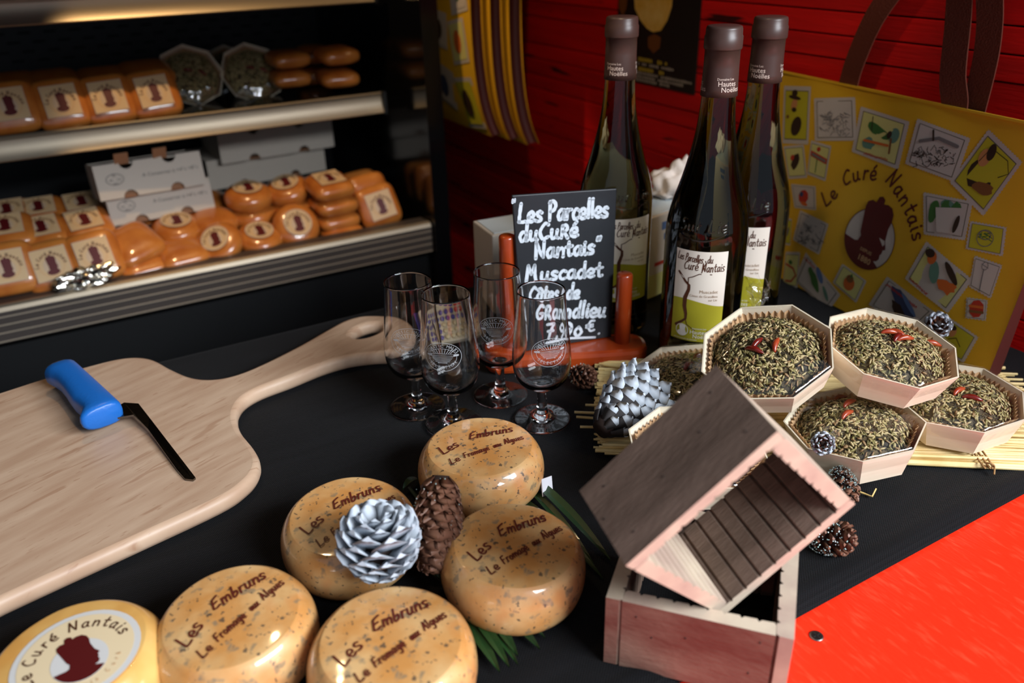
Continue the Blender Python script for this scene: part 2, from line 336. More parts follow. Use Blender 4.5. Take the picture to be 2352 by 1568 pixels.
def hand_fit(m, text, x0, x1, y, h, fn, hw, ang=0, mi=0, seed=0, wob=.03, slant=.1, rise=0):
    """handwriting stretched to run from x0 to x1"""
    _, wd = strokes(text, 1, seed=seed, wob=wob); k = (x1-x0)/wd; c, s = math.cos(ang), math.sin(ang)
    for q in strokes(text, 1, seed=seed, wob=wob)[0]:
        P = [((a*k + slant*b*h), b*h + a*k*rise) for a, b in q]; ribbon(m, [(x0 + a*c - b*s, y + a*s + b*c) for a, b in P], hw, fn, mi)
def hand_path(m, text, size, path, fn, hw, mi=0, start=0.0, end=None, **k):
    """letters set one after another along a polyline"""
    P = [np.array(p, float) for p in path]; cum = [0]
    for a, b in zip(P, P[1:]): cum.append(cum[-1] + np.linalg.norm(b-a))
    tot = sum(FONT[c][0] + .06 for c in text); span = (end or cum[-1]) - start; pos = 0
    for ch in text:
        wd = FONT[ch][0]; d = start + span*(pos + wd/2)/tot; pos += wd + .06
        i = max(j for j in range(len(P)-1) if cum[j] <= d + 1e-9); t = (P[i+1]-P[i])/np.linalg.norm(P[i+1]-P[i]); c = P[i] + t*(d - cum[i]); nrm = np.array([-t[1], t[0]])
        for q in FONT[ch][1]:
            pts = [tuple(c + t*(a - wd/2)*size + nrm*b*size) for a, b in (spline(q, 5) if len(q) > 2 else q)]
            ribbon(m, pts, hw, fn, mi)
_tcache = {}
def type_geo(s):
    if s not in _tcache:
        cu = bpy.data.curves.new('type', 'FONT'); cu.body = s; cu.resolution_u = 2; cu.fill_mode = 'FRONT'
        o = bpy.data.objects.new('type', cu); COL.objects.link(o); dg = bpy.context.evaluated_depsgraph_get(); e = o.evaluated_get(dg); me = e.to_mesh()
        V = [(v.co.x, v.co.y) for v in me.vertices]; Fc = [tuple(p.vertices) for p in me.polygons]; e.to_mesh_clear()
        bpy.data.objects.remove(o); bpy.data.curves.remove(cu)
        xs = [v[0] for v in V] or [0]; _tcache[s] = (V, Fc, min(xs), max(xs))
    return _tcache[s]
def typeset(m, s, size, x, y, fn, ang=0, align='l', mi=0, bold=0):
    V, Fc, x0, x1 = type_geo(s); wd = (x1-x0)*size; ox = {'l': 0, 'c': -wd/2, 'r': -wd}[align]; c, sn = math.cos(ang), math.sin(ang); vs = []
    for a, b in V:
        a = (a-x0)*size + ox; b *= size; vs.append(fn(x + a*c - b*sn, y + a*sn + b*c))
    m.add(vs, Fc, mi); return wd
def type_arc(m, s, size, cx, cy, rx, ry, a0, a1, fn, inside=False):
    n = len(s)
    for i, ch in enumerate(s):
        if ch == ' ': continue
        a = a0 + (a1-a0)*i/(n-1); x = cx + rx*math.cos(a); y = cy + ry*math.sin(a)
        tx, ty = -rx*math.sin(a), ry*math.cos(a); t = math.atan2(ty, tx) + (0 if inside else PI)
        typeset(m, ch, size, x, y, fn, t, 'c')
def poly(m, pts, fn, mi=0): m.add([fn(*p) for p in pts], [tuple(range(len(pts)))], mi)
def ell(cx, cy, rx, ry, n=32, a0=0, a1=2*PI): return [(cx + rx*math.cos(a0+(a1-a0)*k/n), cy + ry*math.sin(a0+(a1-a0)*k/n)) for k in range(n + (0 if abs(a1-a0-2*PI) < 1e-6 else 1))]
def ring(m, cx, cy, rx, ry, hw, fn, mi=0, n=40): ribbon(m, ell(cx, cy, rx, ry, n) + [(cx+rx, cy)], hw, fn, mi, False)
# priest silhouette of the dairy's logo: unit ellipse, y up
HEAD = [(-.50,.98),(-.46,1.16),(-.30,1.24),(-.14,1.20),(-.08,1.40),(.05,1.44),(.17,1.36),(.17,1.22),(.34,1.24),(.52,1.18),(.64,1.0),(.66,.78),(.60,.52),(.62,.12),(.70,-.06),(.72,-.14),(.63,-.18),(.62,-.30),(.57,-.36),(.58,-.50),(.50,-.60),(.34,-.64),(-.2,-.6),(-.44,-.2),(-.36,.02),(-.42,.14)]
def logo(m, cx, cy, rx, ry, fn_lo, fn_hi, white=0, dark=1):
    poly(m, ell(cx, cy, rx, ry, 40), fn_lo, white)
    poly(m, [(cx + x*rx, cy + y*ry) for x, y in HEAD][::-1], fn_hi, dark)
    bust = [(-.985,-.12),(-.55,-.2),(-.4,-.16),(0,-.3),(.34,-.6),(.5,-.7),(.62,-.8)]
    a1 = math.atan2(-.78, .62); a0 = math.atan2(-.12, -.985) + 2*PI
    arc = [(math.cos(a), math.sin(a)) for a in [a0 + (a1 + 2*PI - a0)*k/16 for k in range(17)]]
    poly(m, [(cx + x*rx, cy + y*ry) for x, y in ([bust[0], bust[1], bust[2], bust[3], bust[4], bust[5]] + arc[::-1])][::-1], fn_hi, dark)

# ================================================================== setting
WALL_X = 0.872
wr = MB().box(WALL_X + .012, WALL_X + .03, -.02, 2.1, -.9, 1.0).build('wall_right', wall_dark_m); structure(wr)
z = -.45; k = 0; hs = [.027, .027, .052, .027, .03, .05, .026, .03, .027, .048, .027]
while z < .62:
    h = hs[k % len(hs)]
    pk = MB().box(WALL_X + (k % 3)*.0006, WALL_X + .014, -.02, 2.1, z + .0009, z + h - .0009).build('plank', red_plank_m[k % 3], wr, bevel=.0012)
    z += h; k += 1
structure(MB().box(-2.2, WALL_X + .03, 2.1, 2.13, -.9, 1.0).build('wall_back', wall_dark_m))
structure(MB().box(-2.23, -2.2, -.1, 2.13, -.9, 1.0).build('wall_left', wall_dark_m))
structure(MB().box(-2.23, WALL_X + .05, .25, 2.13, 1.0, 1.02).build('ceiling', wall_dark_m))
structure(MB().box(-5, 5, -5, 4, -.92, -.9).build('floor', floor_m))
structure(MB().box(-2.23, WALL_X + .05, .25, .27, .575, 1.0).build('shade_flap', wall_dark_m))   # added flap out of view, blocks daylight from the cabinet

# counter: painted red board on a dark base
ct = thing('counter', 'bright red painted counter under the black cloth', 'counter', (0, 0, 0))
MB().box(-1.0, .86, -.12, .893, -.03, -.0035).build('worktop', red_top_m, ct, bevel=.002)
MB().box(-.96, .84, -.06, .85, -.9, -.03).build('counter_base', wall_dark_m, ct)
sc = at(1875, 1461, -.0035)
s_ = MB().lathe([(.0001, .0001), (.0046, .0001), (.0046, .0007), (.0034, .0009), (.0001, .0006)], 20, cap0=False, cap1=False).build('screw', mat('screw_steel', srgb(120,116,112), .35, metal=1), ct); s_.location = sc
q = MB(); q.box(-.003, .003, -.0004, .0004, .0008, .0011); q.box(-.0004, .0004, -.003, .003, .0008, .0011); x = q.build('screw_slot', hole_m, s_); 
# black cloth with a soft roll along its front hem
def cloth_fn(u, v):
    X = -.99 + 1.85*u; Y = .262 + .636*v + .006*math.sin(X*2.1 + .4)*(1-v)
    d = Y - (.262 + .004)
    zz = .0005 + .0032*math.exp(-((d - .016)/.012)**2) + .0010*math.exp(-((d - .052)/.02)**2) - .0022*math.exp(-(d/.006)**2)
    zz += .0006*noise.noise(Vector((X*6, Y*9, 0)))*min(1, max(0, d*8)) - .0010
    if v > .995: zz -= .002
    return (X, Y, zz)
cl = grid(150, 140, cloth_fn).build('table_cloth', cloth_m); tag(cl, 'black non-woven cloth spread over the red counter', 'cloth')

# ================================================================== refrigerated display cabinet
cab = thing('display_cabinet', 'black open display cabinet with aluminium shelf rails', 'cabinet', (0, 1.55, -.9))
def cabpart(m, name, mats, par=None, **k):
    o = m.build(name, mats, par or cab, **k); o.location = (0, -1.55, .9) if par is None else (0, 0, 0); return o
CX0, CX1 = -1.1, .575
cabpart(MB().box(CX1, CX1 + .03, 1.29, 1.86, -.9, .85), 'side_panel', black_gloss_m)
cabpart(MB().box(CX0 - .03, CX0, 1.29, 1.86, -.9, .85), 'side_panel', black_gloss_m)
cabpart(MB().box(CX0, CX1, 1.83, 1.86, -.9, .85), 'back_panel', black_m)
sl = MB()
for r in range(6):
    for c_ in range(26): sl.box(-.55 + c_*.042 + (r % 2)*.021, -.53 + c_*.042 + (r % 2)*.021, 1.8285, 1.8305, .215 + r*.016, .218 + r*.016)
o = cabpart(sl, 'air_slots', mat('slot_black', (0.001, .001, .001), .9)); o['kind'] = 'stuff'
cabpart(MB().box(CX0, CX1, 1.335, 1.83, -.118, -.1), 'deck', black_gloss_m)
cabpart(MB().box(CX0, CX1, 1.32, 1.34, -.9, -.118), 'kick_panel', black_m)
def extr(prof, x0, x1, mi=0, smooth=True):
    m = MB(); n = len(prof); m.add([(x0, y, z) for y, z in prof] + [(x1, y, z) for y, z in prof], [(i, n+i, n+(i+1) % n, (i+1) % n) for i in range(n)], mi, False)
    m.add([(x0, y, z) for y, z in prof], [tuple(range(n))], mi); m.add([(x1, y, z) for y, z in prof], [tuple(range(n-1, -1, -1))], mi); return m
def shelf(zt, name_):
    m = extr([(1.425, zt - .008), (1.80, zt - .008), (1.80, zt), (1.425, zt)], CX0, .552); s = cabpart(m, 'shelf', black_gloss_m)
    prof = [(1.425, zt + .004), (1.420, zt + .005), (1.417, zt + .003), (1.4185, zt - .002)]
    prof += [(1.4185 - .008*t**2.2, zt - .003 - .026*t) for t in [k/8 for k in range(9)]] + [(1.413, zt - .031), (1.425, zt - .030)]
    r = cabpart(extr(prof, CX0, .546), 'front_rail', alu_m, s)
    for p in r.data.polygons: p.use_smooth = False
    cabpart(extr([(1.408, zt - .032), (1.426, zt - .032), (1.426, zt + .006), (1.408, zt + .006)], .546, .552), 'rail_end', black_m, s)
    return s
shelf(.1575, 'mid'); shelf(.340, 'top')
prof = [(1.345, -.052), (1.312, -.050), (1.306, -.0495), (1.3015, -.052), (1.3, -.057), (1.3, -.104), (1.304, -.107), (1.345, -.107)]
fr = cabpart(extr(prof, CX0, CX1 - .002), 'lower_rail', alu_dark_m)
cabpart(extr([(1.312, -.0495), (1.306, -.049), (1.3010, -.0515), (1.2993, -.0575), (1.3005, -.0575), (1.303, -.052), (1.307, -.0502), (1.312, -.0505)], CX0, CX1 - .003), 'rail_edge', alu_m, fr)
for zz in (-.066, -.078, -.09, -.103): cabpart(extr([(1.3002, zz), (1.2994, zz), (1.2994, zz + .0016), (1.3002, zz + .0016)], CX0, CX1 - .003), 'trim_line', alu_line_m, fr)

# ---- cheeses in the cabinet
def superbox(a, b, h, n=5.0, seg=24, rings=10, nz=4.0):
    """rounded block: superellipse outline, superellipse section, base at z=0"""
    prof = []
    for j in range(rings + 1):
        t = -PI/2 + PI*j/rings; cz = math.copysign(abs(math.sin(t))**(2/nz), math.sin(t)); cr = abs(math.cos(t))**(2/nz); prof.append((max(cr, .001), h/2 + h/2*cz))
    m = MB(); v = []; f = []
    for r, z in prof:
        for i in range(seg):
            t = 2*PI*i/seg; cx = math.copysign(abs(math.cos(t))**(2/n), math.cos(t)); sy = math.copysign(abs(math.sin(t))**(2/n), math.sin(t)); v.append((a*r*cx, b*r*sy, z))
    for j in range(rings):
        for i in range(seg): k = (i+1) % seg; f.append((j*seg+i, j*seg+k, (j+1)*seg+k, (j+1)*seg+i))
    f.append(tuple(range(seg-1, -1, -1))); f.append(tuple(range(rings*seg, (rings+1)*seg)))
    return m.add(v, f, 0, True)
sq_mesh = superbox(.044, .044, .038, 4.6, 40, 14, 2.6).mesh('square_cheese', [cab_rind_m])
rd_mesh = superbox(.045, .045, .042, 2.0, 32, 12, 2.7).mesh('round_cheese', [cab_rind_m])
def sticker(square):
    m = MB(); hi = .0388 if square else .0432; f0 = lambda x, y: (x, y, hi - 6*(x*x+y*y)*.02); up = lambda d: (lambda x, y: (x, y, hi + d - 6*(x*x+y*y)*.02))
    if square: poly(m, [(-.027,-.027),(.027,-.027),(.027,.027),(-.027,.027)], up(.0), 0); poly(m, [(-.0255,-.0255),(.0255,-.0255),(.0255,.0255),(-.0255,.0255)], up(.0002), 1)
    else: poly(m, ell(0, 0, .027, .027), up(0), 0); poly(m, ell(0, 0, .0245, .0245), up(.0002), 1)
    ring(m, 0, -.002, .019, .019, .0012, up(.0004), 2)
    poly(m, ell(0, -.004, .0125, .015), up(.0005), 0)
    poly(m, [(x*.0125, -.004 + y*.0135) for x, y in HEAD][::-1], up(.0007), 3); poly(m, ell(0, -.014, .0095, .005), up(.0007), 3)
    hand_path(m, 'Le Curé Nantais', .0062, [(.0195*math.cos(a), -.004 + .0195*math.sin(a)) for a in [PI*1.0 - PI*1.0*k/12 for k in range(13)]], up(.0008), .0005, 4)
    return m.mesh('sticker', [label_rim_m, label_cream_m, tan_ring_m, maroon_m, brown_ink_m])
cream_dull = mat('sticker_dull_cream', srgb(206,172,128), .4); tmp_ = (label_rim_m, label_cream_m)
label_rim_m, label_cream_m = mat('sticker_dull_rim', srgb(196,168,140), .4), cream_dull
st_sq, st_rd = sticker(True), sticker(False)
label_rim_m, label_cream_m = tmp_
def cab_cheese(kind, px, py, Y, tilt, rz, lab, label, roll=0, s=1.0):
    c = at_y(px, py, Y); h = .019 if kind == 's' else .021
    R = Euler((math.radians(tilt), math.radians(roll), math.radians(rz)), 'XYZ')
    M_ = Matrix.Rotation(math.radians(tilt), 3, 'X') @ Matrix.Rotation(math.radians(roll), 3, 'Y') @ Matrix.Rotation(math.radians(rz), 3, 'Z')
    loc = c - M_ @ Vector((0, 0, h))*s
    t = thing('square_cheese' if kind == 's' else 'round_cheese', label, 'cheese', loc, M_.to_euler(), 'cheeses in the display cabinet')
    t.scale = (s, s, s)
    obj('rind', sq_mesh if kind == 's' else rd_mesh, t)
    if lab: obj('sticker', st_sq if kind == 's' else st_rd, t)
    return t
CH = [
# middle shelf
('s', 22, 248, 1.465, 62, 2, 1, 'square orange cheese standing at the left picture edge of the middle shelf', .93),
('s', 141, 240, 1.465, 62, 3, 1, 'square orange cheese with cream sticker, second from left on the middle shelf', .93),
('s', 248, 230, 1.465, 62, 3, 1, 'square orange cheese with cream sticker, third from left on the middle shelf', .93),
('s', 352, 218, 1.465, 62, 4, 1, 'square stickered orange cheese beside the dark octagonal trays on the middle shelf', .93),
('s', 28, 200, 1.535, 12, 0, 0, 'shaded square cheese behind the leftmost middle shelf cheese'),
('s', 122, 193, 1.535, 12, 4, 0, 'shaded square cheese behind the second middle shelf cheese'),
('s', 240, 186, 1.535, 12, 0, 0, 'shaded square cheese behind the third middle shelf cheese'),
('s', 335, 170, 1.535, 12, 3, 0, 'shaded square cheese behind the fourth middle shelf cheese'),
('s', 664, 178, 1.53, 4, 0, 0, 'lower cheese of the shaded pair right of the dark trays', .82),
('s', 660, 134, 1.53, 4, 6, 0, 'upper cheese of the shaded pair right of the dark trays', .82),
('r', 718, 172, 1.60, 4, 0, 0, 'lower cheese half hidden behind the end pair on the middle shelf', .82),
('r', 716, 124, 1.60, 4, 0, 0, 'upper cheese half hidden behind the end pair on the middle shelf', .82),
('s', 775, 178, 1.50, 4, -4, 0, 'lower cheese at the right end of the middle shelf, partly lit', .84),
('s', 772, 126, 1.50, 4, 5, 0, 'upper cheese at the right end of the middle shelf', .84),
# bottom shelf, left block
('s', 18, 617, 1.362, 60, 0, 1, 'dim square stickered cheese at the lower left picture edge'),
('s', 120, 612, 1.362, 58, 4, 1, 'square stickered cheese left of the crumpled foil on the lower shelf'),
('s', 217, 590, 1.362, 58, 5, 1, 'square stickered cheese right of the crumpled foil on the lower shelf'),
('s', 16, 535, 1.435, 22, 0, 1, 'dim square cheese in the second row at the left picture edge'),
('s', 98, 538, 1.435, 22, 4, 1, 'half lit square cheese in the second row of the lower shelf'),
('s', 197, 522, 1.435, 22, 6, 1, 'square cheese in the second row just left of the open cartons'),
('s', 20, 498, 1.52, 18, 0, 1, 'dark square cheese in the third row at the left picture edge'),
('s', 92, 492, 1.52, 18, 0, 1, 'dark square cheese in the third row above the half lit one'),
('s', 190, 480, 1.52, 18, 3, 1, 'dark square cheese in the third row beside the open cartons'),
('s', 306, 562, 1.385, 28, 24, 0, 'plain square cheese tipped on top of another below the open cartons'),
('s', 326, 608, 1.375, 8, 8, 0, 'plain square cheese lying under the tipped one below the open cartons'),
('s', 292, 545, 1.455, 10, 0, 0, 'cheese peeping out behind the tipped square one'),
('r', 350, 500, 1.51, 14, 0, 0, 'round cheese lying in the shade under the open cartons'),
('s', 416, 582, 1.375, 14, 6, 0, 'plain square cheese lying at the rail right of the tipped one'),
('s', 412, 556, 1.42, 8, 0, 0, 'cheese sandwiched above the plain square one at the rail'),
('r', 408, 527, 1.43, 14, 0, 1, 'round stickered cheese stacked in the shade right of the cartons'),
('r', 504, 560, 1.372, 34, 0, 1, 'round stickered cheese tilted towards the rail, leftmost round one at the rail', .95, -22),
('r', 492, 512, 1.43, 12, 0, 0, 'film wrapped round cheese behind the tilted round one'),
('r', 475, 470, 1.50, 10, 0, 0, 'round cheese at the right end of the open cartons'),
('r', 597, 548, 1.375, 20, 0, 1, 'round stickered cheese lying at the rail, second round one from left', .95),
('r', 582, 526, 1.44, 8, 0, 0, 'bottom cheese of the left round stack'),
('r', 580, 493, 1.44, 6, 0, 0, 'middle cheese of the left round stack'),
('r', 571, 452, 1.44, 12, 0, 1, 'top cheese of the left round stack, with sticker'),
('r', 680, 520, 1.375, 52, 0, 1, 'round cheese facing forward with its round sticker at the rail', .98),
('r', 670, 475, 1.44, 8, 0, 0, 'lower cheese of the right round stack', .95),
('r', 660, 437, 1.44, 16, 0, 1, 'upper cheese of the right round stack, with sticker', .95, -10),
('s', 778, 530, 1.385, 4, 6, 0, 'bottom cheese of the tall square stack at the rail', .95),
('s', 770, 500, 1.395, 6, 3, 0, 'second cheese from the bottom of the tall square stack', .95),
('s', 764, 466, 1.395, 6, 4, 0, 'third cheese from the bottom of the tall square stack', .95),
('s', 756, 427, 1.395, 12, 6, 1, 'top cheese of the tall square stack, with sticker', .95),
('s', 728, 432, 1.47, 10, 0, 0, 'cheese half hidden behind the top of the tall square stack', .9),
('s', 868, 474, 1.385, 66, 8, 1, 'square stickered cheese standing at the right end of the lower shelf', .98),
('s', 848, 446, 1.43, 66, 6, 0, 'second of three square cheeses leaning at the right end of the lower shelf', .95),
('s', 828, 438, 1.475, 66, 4, 0, 'rearmost of three square cheeses leaning at the right end of the lower shelf', .95),
]
for c in CH:
    cab_cheese(*c[:8], s=(c[8] if len(c) > 8 else 1.0)*(.91 if c[2] > 300 else .97), roll=(c[9] if len(c) > 9 else 0))

# ---- white cartons
def carton(name_label, corner_px, Y, w_, h_, d_, rz, printed, tilt=0):
    bl = at_y(*corner_px, Y)
    t = thing('carton', name_label, 'carton', bl, (math.radians(tilt), 0, math.radians(rz)), 'white cheese cartons')
    # front wall with half-round thumb notches, as polygon
    def notch(cx, top):
        r = .011; s = -1 if top else 1; yy = h_ if top else 0
        a = [(cx + r*math.cos(PI*k/8), yy + s*r*math.sin(PI*k/8)) for k in range(9)]
        return a[::-1] if not top else a
    P = [(0, 0)] + notch(w_*.28, False) + notch(w_*.72, False) + [(w_, 0), (w_, h_)] + notch(w_*.7, True) + notch(w_*.3, True) + [(0, h_)]
    m = MB(); n = len(P); m.add([(x, 0, y) for x, y in P] + [(x, .0025, y) for x, y in P], [tuple(range(n)), tuple(range(2*n-1, n-1, -1))] + [(i, n+i, n+(i+1) % n, (i+1) % n) for i in range(n)])
    m.build('front_wall', carton_m, t)
    MB().box(0, .0025, .0025, d_, 0, h_).build('side_wall', carton_m, t); MB().box(w_ - .0025, w_, .0025, d_, 0, h_).build('side_wall', carton_m, t)
    MB().box(0, w_, d_ - .0025, d_, 0, h_).build('back_wall', carton_m, t); MB().box(.0025, w_ - .0025, .0025, d_ - .0025, .0005, .003).build('bottom', kraft_m, t)
    MB().box(.0025, w_ - .0025, .004, d_ - .0025, h_ - .0035, h_ - .0015).build('lid', carton_m, t)
    if printed:
        for cx in (.28, .72):
            MB().box(w_*cx - .009, w_*cx + .009, .006, .009, -.002, .009).build('tab', kraft_m, t, bevel=.001)
        f = lambda x, y: (x, -.0004, y); m = MB(); ring(m, .028, h_*.55, .013, .0085, .0005, f)
        for s_, x_, y_ in (('FR', .028, h_*.62), ('44', .022, h_*.5), ('CE', .034, h_*.5), ('001', .028, h_*.39)): typeset(m, s_, .0055, x_, y_, f, 0, 'c')
        typeset(m, 'A Conserver à +4°c +8°c', .0085, w_*.42, h_*.5, f); m.build('printing', grey_ink_m, t)
    return t
c1 = carton('lower of the two printed white cartons tilted over the cheeses', (259, 520), 1.44, .165, .052, .10, 3, True, -10)
c2 = carton('upper of the two printed white cartons, kraft tabs bent up from its lid', (232, 463), 1.43, .165, .055, .10, 3, True, -10)
for px, py in ((285, 388), (372, 366)):
    p = at_y(px, py, 1.43) - c2.location; m = MB().box(-.011, .011, -.001, .0015, -.004, .016); tb = m.build('raised_tab', kraft_m, c2, bevel=.001); tb.location = (p.x, .001, .055); tb.rotation_euler = (.5, 0, .1)
carton('lower of the two plain white cartons at the back of the lower shelf', (485, 438), 1.62, .235, .056, .12, 5, False)
carton('upper of the two plain white cartons at the back of the lower shelf', (510, 378), 1.60, .225, .058, .12, 4, False)
# crumpled foil on the rail
rnd = random.Random(5); bm = bmesh.new(); bmesh.ops.create_icosphere(bm, subdivisions=4, radius=1)
for v in bm.verts:
    n_ = noise.noise(v.co*2.6 + Vector((3, 1, 7)))*.45 + noise.noise(v.co*6)*.22; v.co = Vector((v.co.x*.044, v.co.y*.016, v.co.z*.015))*(1 + n_)
me = bpy.data.meshes.new('foil'); bm.to_mesh(me); bm.free(); me.materials.append(foil_m)
fo = obj('crumpled_foil', me); p = at_y(193, 640, 1.318); fo.location = (p.x, 1.318, -.037); fo.rotation_euler = (0, -.06, .1); tag(fo, 'crumpled silver foil lying on the lower cabinet rail', 'foil')

# ================================================================== wall things: poster and bags
po = thing('poster', 'dark poster with a yellow pear-shaped picture on the red wall', 'poster', at_x(1500, 215, WALL_X - .001))
pl = po.location.copy()
def pw(px, py): p = at_x(px, py, WALL_X - .001); return (p.y, p.z)
y1 = pw(1421, 0)[0]; y0 = pw(1596, 218)[0]; zb = pw(1596, 218)[1]
m = MB().box(0, .0012, y0 - pl.y, y1 - pl.y, zb - pl.z, .48 - pl.z); ps = m.build('sheet', poster_m, po); ps.location.x = -.0012
def pf(d): return lambda a, b: (-.0012 - d, a - pl.y, b - pl.z)
m = MB(); C_ = pw(1500, 20); ry = abs(pw(1500, 75)[1] - C_[1])
poly(m, [pw(*q) for q in [(1457,-40),(1460,20),(1472,45),(1487,65),(1502,74),(1520,70),(1534,48),(1545,15),(1550,-40)]], pf(.0004), 0)
poly(m, [pw(*q) for q in [(1490,85),(1490,108),(1503,122),(1517,110),(1520,86),(1505,78)]], pf(.0004), 1)
poly(m, [pw(*q) for q in [(1421,-40),(1424,20),(1432,38),(1440,20),(1448,-40)]], pf(.0004), 1)
m.build('picture', [poster_y_m, poster_brown_m], po)
m = MB()
for (xa, ya, xb, yb, h, mi) in [(1468,135,1535,147,4,1),(1466,146,1550,160,3,0),(1468,158,1534,169,4,1),(1464,167,1592,190,3,0),(1463,174,1572,196,3,0),(1462,181,1540,198,3,0)]:
    a = pw(xa, ya); b = pw(xb, yb); n_ = int(abs(a[0]-b[0])/.006); rnd = random.Random(xa)
    for i in range(n_):
        if rnd.random() < .15: continue
        t0 = i/n_; t1 = (i+.8)/n_; hh = h*.0007*rnd.uniform(.7, 1.15)
        y_0 = a[0]+(b[0]-a[0])*t0; y_1 = a[0]+(b[0]-a[0])*t1; zc = (a[1]+b[1])/2
        poly(m, [(y_0, zc-hh), (y_1, zc-hh), (y_1, zc+hh), (y_0, zc+hh)], pf(.0005), mi)
m.build('small_print', [poster_txt_m, poster_txt2_m], po)

# ---- big tote: local frame u (to the right), v (up), w (towards the viewer)
BO = Vector((.812, .810, .001)); bu = Vector((-.045, -.348, 0)).normalized(); bv = Vector((.040, 0, .24)); bv = (bv - bu*bv.dot(bu)).normalized(); bw = bu.cross(bv)
BW, BH = .424, .2465
tote = thing('tote_bag', 'yellow tote bag printed with stamps and a priest silhouette, leaning on the wall', 'bag', BO)
tote.matrix_world = Matrix(((bu.x, bv.x, bw.x, BO.x), (bu.y, bv.y, bw.y, BO.y), (bu.z, bv.z, bw.z, BO.z), (0, 0, 0, 1)))
def tuv(px, py): p = at_plane(px, py, BO, bw) - BO; return (p.dot(bu), p.dot(bv))
def bulge(u, v): return .004*math.sin(PI*min(1, max(0, u/BW)))*math.sin(PI*min(1, max(0, v/BH))) + .0012*math.sin(u*40 + 1)*math.sin(v*18)
m = grid(44, 30, lambda a, b: (a*BW, b*BH, bulge(a*BW, b*BH))); m.build('front_panel', bag_m, tote)
MB().add([(0,0,-.018),(BW,0,-.018),(BW,BH,-.007),(0,BH,-.007)], [(3,2,1,0)]).build('back_panel', bag_m, tote)
MB().add([(BW,0,0),(BW,0,-.018),(BW,BH,-.007),(BW,BH,0)], [(0,1,2,3)]).add([(0,0,0),(0,BH,0),(0,BH,-.007),(0,0,-.018)], [(0,1,2,3)]).add([(0,0,0),(0,0,-.018),(BW,0,-.018),(BW,0,0)], [(0,1,2,3)]).build('gusset', bag_side_m, tote)
MB().box(0, BW, BH - .001, BH + .0015, -.006, .0018).build('top_hem', bag_m, tote)
def strap(pts, width, name_='strap'):
    P = spline(pts, 8); m = MB(); vs_ = []
    for i, p in enumerate(P):
        p = Vector(p); t = Vector(P[min(i+1, len(P)-1)]) - Vector(P[max(i-1, 0)]); t.z = 0 if False else t.z; s = Vector((1, 0, 0)); s = Vector((t.y, -t.x, 0)).normalized() if abs(t.y) > 1e-6 or abs(t.x) > 1e-6 else s
        vs_ += [p + s*width/2 + Vector((0,0,.0007)), p - s*width/2 + Vector((0,0,.0007)), p - s*width/2 - Vector((0,0,.0007)), p + s*width/2 - Vector((0,0,.0007))]
    f = []
    for i in range(len(P)-1):
        for k in range(4): a = i*4+k; b = i*4+(k+1) % 4; f.append((a, b, b+4, a+4))
    m.add(vs_, f, 0, False); return m.build(name_, strap_m, tote)
a0 = tuv(1945, 190); a1 = tuv(2190, 240)
ua, ub = a0[0], a1[0]
strap([(ua, BH-.03, -.004), (ua, BH, -.003), (ua + .006, BH + .03, .002), (ua + .022, BH + .08, .006), (ua + .05, BH + .13, .002), (ua + .075, BH + .15, -.004), (ub - .05, BH + .13, -.006), (ub - .03, BH + .085, -.003), (ub - .012, BH + .03, .0), (ub, BH, -.003), (ub, BH - .03, -.004)], .030)
strap([(ub + .014, BH - .02, -.014), (ub + .015, BH, -.012), (ub + .012, BH + .06, -.006), (ub - .005, BH + .11, -.004), (ub - .04, BH + .16, -.006)], .028)
def tf(d): return lambda u, v: (u, v, bulge(u, v) + d)
def stamp(pxs, fill, seed=0, margin=.10):
    """a printed postage stamp with perforated edge: corners in picture order TL TR BR BL"""
    q = [np.array(tuv(*p)) for p in pxs]; m = MB(); edge = []; c = sum(q)/4
    for a, b in zip(q, q[1:] + q[:1]):
        n_ = max(4, int(np.linalg.norm(b-a)/.0034)); t = (b-a)/np.linalg.norm(b-a); nn = np.array([-t[1], t[0]])
        if (c-a).dot(nn) < 0: nn = -nn
        for i in range(n_):
            edge.append(a + (b-a)*i/n_); edge.append(a + (b-a)*(i+.5)/n_ + nn*.0011)
    # fan about the centre keeps the toothed outline valid
    vs_ = [tf(.0004)(*c)] + [tf(.0004)(*e) for e in edge]; n_ = len(edge); m.add(vs_, [(0, (i+1) % n_+1, i+1) for i in range(n_)], 0)
    ins = lambda s_: [tuple(c + (p-c)*s_) for p in q]
    poly(m, ins(.84)[::-1], tf(.0006), 1); poly(m, ins(.81)[::-1], tf(.0007), 2)
    return m, q
PICS = []
def S(px, py): return tuv(px, py)
def blob(m, px, py, rx, ry, mi, d=.0009, rot=0, n=14, jag=0, seed=1):
    rnd = random.Random(seed + int(px)); c = np.array(S(px, py)); s = .00046; pts = []
    for k in range(n):
        a = 2*PI*k/n; r = 1 + rnd.uniform(-jag, jag); x = rx*math.cos(a)*r; y = ry*math.sin(a)*r
        pts.append((c[0] + (x*math.cos(rot) - y*math.sin(rot))*s, c[1] + (x*math.sin(rot) + y*math.cos(rot))*s))
    poly(m, pts, tf(d), mi)
def line(m, pts, hw, mi, d=.001): ribbon(m, [S(*p) for p in pts], hw*.00045, tf(d), mi)
PN = list(pic.keys()); PI_ = {k: 3+i for i, k in enumerate(PN)}
def sketch(m, px, py, rx, ry, seed, mi='grey', n=26):
    rnd = random.Random(seed)
    for k in range(n):
        x = px + rnd.uniform(-rx, rx); y = py + rnd.uniform(-ry, ry); line(m, [(x, y), (x + rnd.uniform(-8, 8), y + rnd.uniform(-9, 9)), (x + rnd.uniform(-10, 10), y + rnd.uniform(-4, 10))], .8, PI_[mi], .0009 + k*1e-6)
